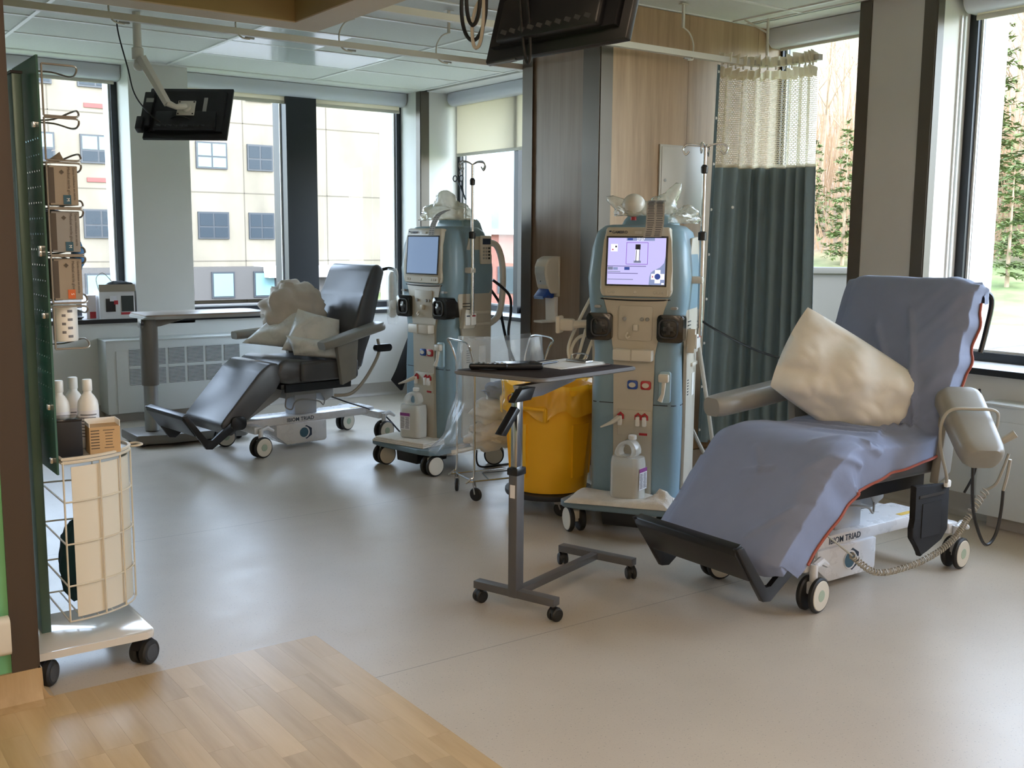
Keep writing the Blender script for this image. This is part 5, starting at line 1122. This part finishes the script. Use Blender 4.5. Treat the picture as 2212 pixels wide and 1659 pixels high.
b = B(); b.grid(lambda u, v: V((cx+ax*.975*math.cos(R(-84+u*100)), cy+ay*.975*math.sin(R(-84+u*100)), .20+v*.485)), 24, 3); obj('liner_sheet', b.solid(.002), M_ivory, bk, 60)
obj('lid', B().prism(arc, .703, .709, 'xy'), M_grl, sc_, 40); obj('lid_rim', ring(.712, .005), M_wire, sc_)
obj('loop_handle', B().tube(bez([(.985, 3.57, .70), (1.01, 3.545, .705), (1.03, 3.56, .705), (1.02, 3.60, .705), (.98, 3.61, .70)], 5), .004, 6), M_wire, sc_)
tag(obj('folded_gown', heap((.81, 3.57, .33), (.055, .10, .13), 6, .16, 40), P('dark teal cloth', '#173c45', .85), None, 80), 'dark teal folded cloth inside the wire basket', 'cloth')
def holder(z0, z1, closed):
    """wire frame that hugs a glove box on the panel's far side"""
    b = obj('box_holder', B().tube([(.742, 3.42, z0), (.742, 3.42, z1)], .003, 6), M_wire2, sc_)
    for z, k in ((z0, 1), (z1, -1)):
        obj('holder_wire', B().tube(bez([(.742, 3.42, z), (.80, 3.42, z), (.838, 3.42, z+k*.002), (.842, 3.44, z+k*.02), (.838, 3.50, z+k*.022), (.80, 3.56, z+k*.004), (.742, 3.60, z)], 4), .003, 6), M_wire2, b)
    if closed: obj('holder_wire', B().tube([(.742, 3.60, z0), (.742, 3.60, z1)], .003, 6), M_wire2, b)
for z0, z1, c in ((1.755, 1.905, 1), (1.625, 1.75, 1), (1.484, 1.618, 0), (1.342, 1.48, 0), (1.195, 1.338, 0), (1.055, 1.185, 1)): holder(z0, z1, c)
M_kraft = P('grey brown carton', '#948878', .7, var=.03); M_cart2 = P('grey carton', '#8b8884', .7); M_print = P('dark print', '#4e453b', .7); M_bm = P('teal size mark', '#2c5364', .6); M_om = P('orange size mark', '#c5622f', .6)
def glove_box(label, z0, z1, mt, size, mk):
    t = thing('glove_box', label, 'glove box', (.75, 3.43, z0)); h = z1-z0
    obj('carton', B().box((.041, .055, h/2), (.082, .11, h), bev=.002), mt, t, 0); obj('slotted_side', B().box((.005, -.0008, h/2), (.018, .002, h*.9)), M_print, t, 0)
    Z = lambda x, y: frame((x, -.0012, y), (0, 0, -1), (1, 0, 0))
    text('print', 'Medical nitrile gloves', .0115, M_print, t, Z(.056, h*.56), .0002); text('print', 'Gants médicaux en nitrile', .0095, M_print, t, Z(.071, h*.55), .0002)
    obj('logo', B().box((.036, -.0012, h*.84), (.010, .001, .010), ('Y', R(45))), M_print, t, 0); text('print', 'Primed', .008, M_print, t, Z(.036, h*.72), .0002) if False else None
    s = obj('size_square', B().box((.049, -.0014, h*.14), (.022, .0012, .028)), mk, t, 0); text('size_letter', size, .013, M_white, s, frame((.051, -.0023, h*.14), (0, 0, -1), (1, 0, 0)), .0002)
    return t
glove_box('grey brown glove box marked M in the upper wire holder', 1.492, 1.61, M_kraft, 'M', M_bm)
glove_box('dark grey glove box marked M in the middle wire holder', 1.35, 1.474, M_cart2, 'M', M_bm)
glove_box('grey brown glove box marked S with an orange square', 1.204, 1.33, M_kraft, 'S', M_om)
tag(obj('glove_tuft', heap((.85, 3.55, 1.335), (.02, .025, .045), 9, .25, 24), P('blue nitrile', '#2f6fa8', .5), None, 80), 'blue nitrile glove poking out of a glove box', 'glove')
tag(obj('tissue_tuft', pillow([(.755, 3.46, 1.618), (.80, 3.44, 1.625), (.795, 3.48, 1.655), (.765, 3.50, 1.63)], .008, 2, 8, .004), M_kraft, None, 60), 'torn carton flap sticking up from the upper glove box', 'carton flap')
wp = thing('wipes_canister', 'white wipes canister with printed label under the glove boxes', 'canister', (.785, 3.47, 1.075)); obj('body', B().lathe([(.034, 0), (.036, .004), (.036, .105), (.034, .112)], 24), M_white, wp, 40)
for k in range(7): obj('label_print', B().prism([(.0365*math.cos(R(a)), .0365*math.sin(R(a))) for a in (-118, -112, -106, -100)] + [(.037*math.cos(R(a)), .037*math.sin(R(a))) for a in (-100, -106, -112, -118)], .012+k*.013, .02+k*.013, 'xy') if k % 2 else B().prism([(.0365*math.cos(R(a)), .0365*math.sin(R(a))) for a in (-92, -84, -76, -68)] + [(.037*math.cos(R(a)), .037*math.sin(R(a))) for a in (-68, -76, -84, -92)], .012+k*.013, .02+k*.013, 'xy'), M_ink, wp, 0)
def bottle(label, x, y, r=.033, h=.225):
    t = thing('bottle', label, 'bottle', (x, y, .7095)); obj('body', B().lathe([(r*.9, 0), (r, .004), (r, h*.60), (r*.93, h*.68), (r*.62, h*.76), (r*.40, h*.80), (r*.40, h*.84)], 28), M_white, t, 40)
    obj('cap', B().lathe([(r*.45, h*.83), (r*.48, h*.84), (r*.48, h*.985), (r*.42, h)], 20), M_white, t, 40); l = obj('label', B().lathe([(r*1.006, h*.12), (r*1.012, h*.125), (r*1.012, h*.55), (r*1.006, h*.555)], 28, cap=False), M_lab, t, 40)
    for k in range(8): a0, a1 = R(-150), R(-150+random.uniform(60, 95)); n = 7; z = h*(.17+.045*k); obj('label_text', B().prism([(r*1.013*math.cos(a0+(a1-a0)*i/n), r*1.013*math.sin(a0+(a1-a0)*i/n)) for i in range(n+1)] + [(r*1.02*math.cos(a0+(a1-a0)*i/n), r*1.02*math.sin(a0+(a1-a0)*i/n)) for i in range(n, -1, -1)], z, z+h*.018, 'xy'), M_ink, l, 0)
    return t
bottle('white squeeze bottle behind the tan carton on the cart lid', .868, 3.585); bottle('white squeeze bottle standing between two others on the cart lid', .842, 3.665); bottle('white squeeze bottle behind the black box on the cart lid', .782, 3.60)
bx = thing('black_box', 'glossy topped black box on the cart lid', 'box', (.778, 3.50, .7095), R(-3)); obj('body', B().box((0, 0, .056), (.078, .10, .112), bev=.004), P('matte black', '#16171c', .5), bx); obj('lid', B().box((0, 0, .115), (.08, .102, .008), bev=.003), P('gloss black', '#1c1e24', .1), bx)
tn = thing('tan_carton', 'small tan carton with a torn white opening on the cart lid', 'carton', (.885, 3.485, .7095), R(-4))
obj('body', B().box((0, 0, .043), (.094, .075, .086), bev=.001), P('tan board', '#bd9e74', .7, var=.03), tn, 0)
for p, s in (((0, .037, .095), (.094, .002, .02)), ((.046, 0, .095), (.002, .075, .02)), ((-.046, 0, .092), (.002, .075, .012))): obj('torn_flap', B().box(p, s), M_white, tn, 0)
for k in range(7): obj('print', B().box((-.03, -.038, .075-k*.0095), (.026, .001, .003)), M_print, tn, 0); obj('print', B().box((.012, -.038, .075-k*.0095), (.036*random.uniform(.5, 1), .001, .002)), M_print, tn, 0)
# ---------------------------------------------------------------- things on the back sill
pb = thing('printed_carton', 'open white carton with a black appliance printed on it on the back sill', 'carton', (2.262, 8.385, .7725), R(-2))
obj('body', B().box((0, 0, .105), (.26, .18, .21), bev=.002), P('white carton board', '#d5d4d4', .6), pb, 0); obj('kraft_flap', B().box((.0, -.096, .235), (.265, .006, .055), ('X', R(-12))), M_kraft, pb, 0)
for p, s, mt in (((-.05, -.0915, .105), (.07, .003, .10), M_pump), ((-.03, -.0925, .155), (.05, .003, .04), M_lab), ((.075, -.0915, .115), (.09, .003, .12), P('dark photo print', '#2a3230', .5)), ((.075, -.0915, .04), (.1, .003, .018), M_red), ((-.01, -.0932, .125), (.03, .003, .03), M_red)): obj('print', B().box(p, s), mt, pb, 0)
tag(obj('dark_cloth', heap((2.30, 8.385, 1.02), (.11, .06, .035), 12, .25, 36), P('charcoal cloth', '#33363a', .9), None, 80), 'crumpled charcoal cloth on top of the printed carton', 'cloth')
tag(obj('thin_wire', B().tube(bez([(2.15, 8.385, .985), (2.13, 8.37, 1.08), (2.18, 8.37, 1.12), (2.24, 8.37, 1.06), (2.27, 8.38, 1.02)], 6), .003, 6), M_cord), 'thin grey wire looping out of the printed carton', 'wire')
rd = thing('red_carton', 'small white and red carton beside the printed carton', 'carton', (2.08, 8.42, .7725), R(3)); obj('body', B().box((0, 0, .09), (.07, .12, .18), bev=.002), P('white red board', '#dcd3d3', .6), rd, 0); obj('red_patch', B().box((.01, -.0605, .03), (.045, .003, .05)), M_red, rd, 0)
tg_ = thing('lens_dish', 'small dark dish on the sill beside the cartons', 'dish', (1.98, 8.37, .7725)); obj('bowl', B().lathe([(.03, 0), (.045, .012), (.048, .02), (.04, .016), (.028, .006)], 20), M_blk, tg_); obj('rim', B().tube([(.047*math.cos(R(18*k)), .047*math.sin(R(18*k)), .02) for k in range(20)], .003, 5, closed=True), M_greyp, tg_)
tag(obj('paper_stack', B().box((0, 0, .009), (.34, .22, .018), bev=.003), M_lab, None, 40, (3.12, 8.42, .7725), R(4)), 'flat stack of papers on the back sill', 'papers')
# ---------------------------------------------------------------- cuff, coiled lead and cables at the near chair
def c1(p): return V((3.70, 2.706, 0)) + V(p)
cf = thing('pressure_cuff', 'black pressure cuff hanging under the near armrest', 'blood pressure cuff', (3.70, 2.706, 0))
M_ny = P('black nylon webbing', '#121317', .85, bump=.6, bscale=500)
obj('band', B().prism([(-.045, .45), (.195, .43), (.20, .24), (.16, .20), (.06, .175), (.02, .15), (.0, .2), (-.045, .235), (-.05, .28), (-.03, .31)], -.36, -.335, 'xz', bev=.006), M_ny, cf, 50)
obj('window', B().box((.075, -.3615, .30), (.13, .003, .14)), P('charcoal mesh', '#1f2125', .9), cf, 0); obj('strip', B().box((.075, -.3615, .40), (.18, .003, .012)), M_ring, cf, 0)
obj('air_hose', B().tube(bez([(.16, -.365, .435), (.13, -.38, .48), (.07, -.385, .60), (.05, -.395, .70), (.072, -.42, .752), (.137, -.475, .757), (.206, -.524, .750), (.243, -.515, .70), (.245, -.50, .64)], 7), .0065, 8), M_cord, cf); obj('hose_joint', B().box((.165, -.366, .435), (.03, .02, .03), bev=.006), M_white, cf)
pth = bez([(-.345, -.30, .205), (-.20, -.31, .115), (.02, -.31, .10), (.20, -.32, .13), (.30, -.34, .19), (.36, -.35, .26), (.42, -.36, .33), (.455, -.37, .37)], 60); hel = []; ph = 0
for i, p in enumerate(pth):
    tg = (pth[min(i+1, len(pth)-1)]-pth[max(0, i-1)]).normalized(); n = tg.cross(V((0, 0, 1))).normalized(); b_ = n.cross(tg); f = i/len(pth); ph += (1.05 if f < .72 else .55 if f < .86 else .30); r = .012 if f < .75 else .015
    hel.append(p + (math.cos(ph)*n+math.sin(ph)*b_)*r)
cl = thing('coiled_lead', 'grey coiled pressure lead sagging beside the near chair base', 'cord', (3.70, 2.706, 0))
obj('coil', B().tube(hel, .0035, 4), M_cord, cl); obj('lead', B().tube(bez([(-.345, -.30, .205), (-.42, -.29, .26), (-.53, -.28, .335)], 4), .004, 6), M_cord, cl); obj('upper_lead', B().tube(bez([(.455, -.37, .37), (.47, -.40, .40), (.48, -.42, .46), (.50, -.43, .53)], 5), .006, 6), M_cord, cl); obj('plug', B().box((.15, -.335, .455), (.3, .006, .008), ('Y', R(9))), M_cord, cl) if False else None
tag(obj('hanging_cable', B().tube([c1(p) for p in bez([(.18, -.46, .62), (.185, -.46, .48), (.225, -.45, .33), (.30, -.45, .20), (.355, -.45, .17), (.41, -.45, .21), (.435, -.45, .30), (.44, -.45, .385)], 8)], .0065, 6), M_cable), 'black cord hanging in a loop under the near armrest', 'cord')
tag(obj('grey_cord', B().tube([c1(p) for p in bez([(.44, -.45, .385), (.445, -.46, .45), (.44, -.47, .52)], 5)], .007, 6), M_cord), 'short grey cord end above the black cord loop', 'cord')
tag(obj('call_cord', B().tube(bez([tuple(mw(1, (.24, .56, 1.14))), (4.10, 4.0, 1.00), (4.10, 3.6, .86), (4.10, 3.3, .82), (4.0, 3.05, .83)], 10), .006, 6), M_cable), 'black cord strung from the lit machine to the near chair', 'cord')
tag(obj('dropping_cable', B().tube(bez([(4.21, 2.43, .78), (4.32, 2.48, .70), (4.36, 2.50, .55), (4.34, 2.50, .4), (4.30, 2.52, .3)], 8), .006, 6), M_cable), 'black cord dropping behind the near chair backrest', 'cord')
for i, pts in enumerate(([(.25, .50, .90), (.30, .52, .60), (.34, .60, .30), (.42, .7, .04), (.55, .8, .012)], [(.22, .57, .45), (.27, .62, .33), (.36, .70, .15), (.48, .78, .012)])):
    tag(obj('drain_hose', B().tube([mw(1, p) for p in bez(pts, 8)], .010, 8), M_cord), ('long grey hose dropping from the line box of the lit machine', 'short grey hose curving to the floor behind the lit machine')[i], 'hose')
for i, pts in enumerate(([(.18, .60, 1.15), (.22, .70, 1.06), (.20, .74, .95), (.2, .72, .8), (.22, .74, .5), (.25, .8, .012)], [(.15, .58, 1.12), (.16, .68, 1.0), (.14, .72, .9), (.16, .76, .72), (.22, .82, .5), (.3, .9, .012)])):
    tag(obj('power_cable', B().tube([mw(2, p) for p in bez(pts, 8)], .009, 8), M_cable), ('black power cable looping behind the far machine handle', 'second black cable crossing behind the far machine')[i], 'cable')
tag(obj('floor_cable', B().tube([mw(2, p) for p in bez([(.20, .45, .10), (.28, .40, .02), (.30, .6, .006), (.34, .8, .006), (.3, 1.1, .006)], 8)], .006, 6), M_cable), 'black cable lying on the floor by the far machine', 'cable')
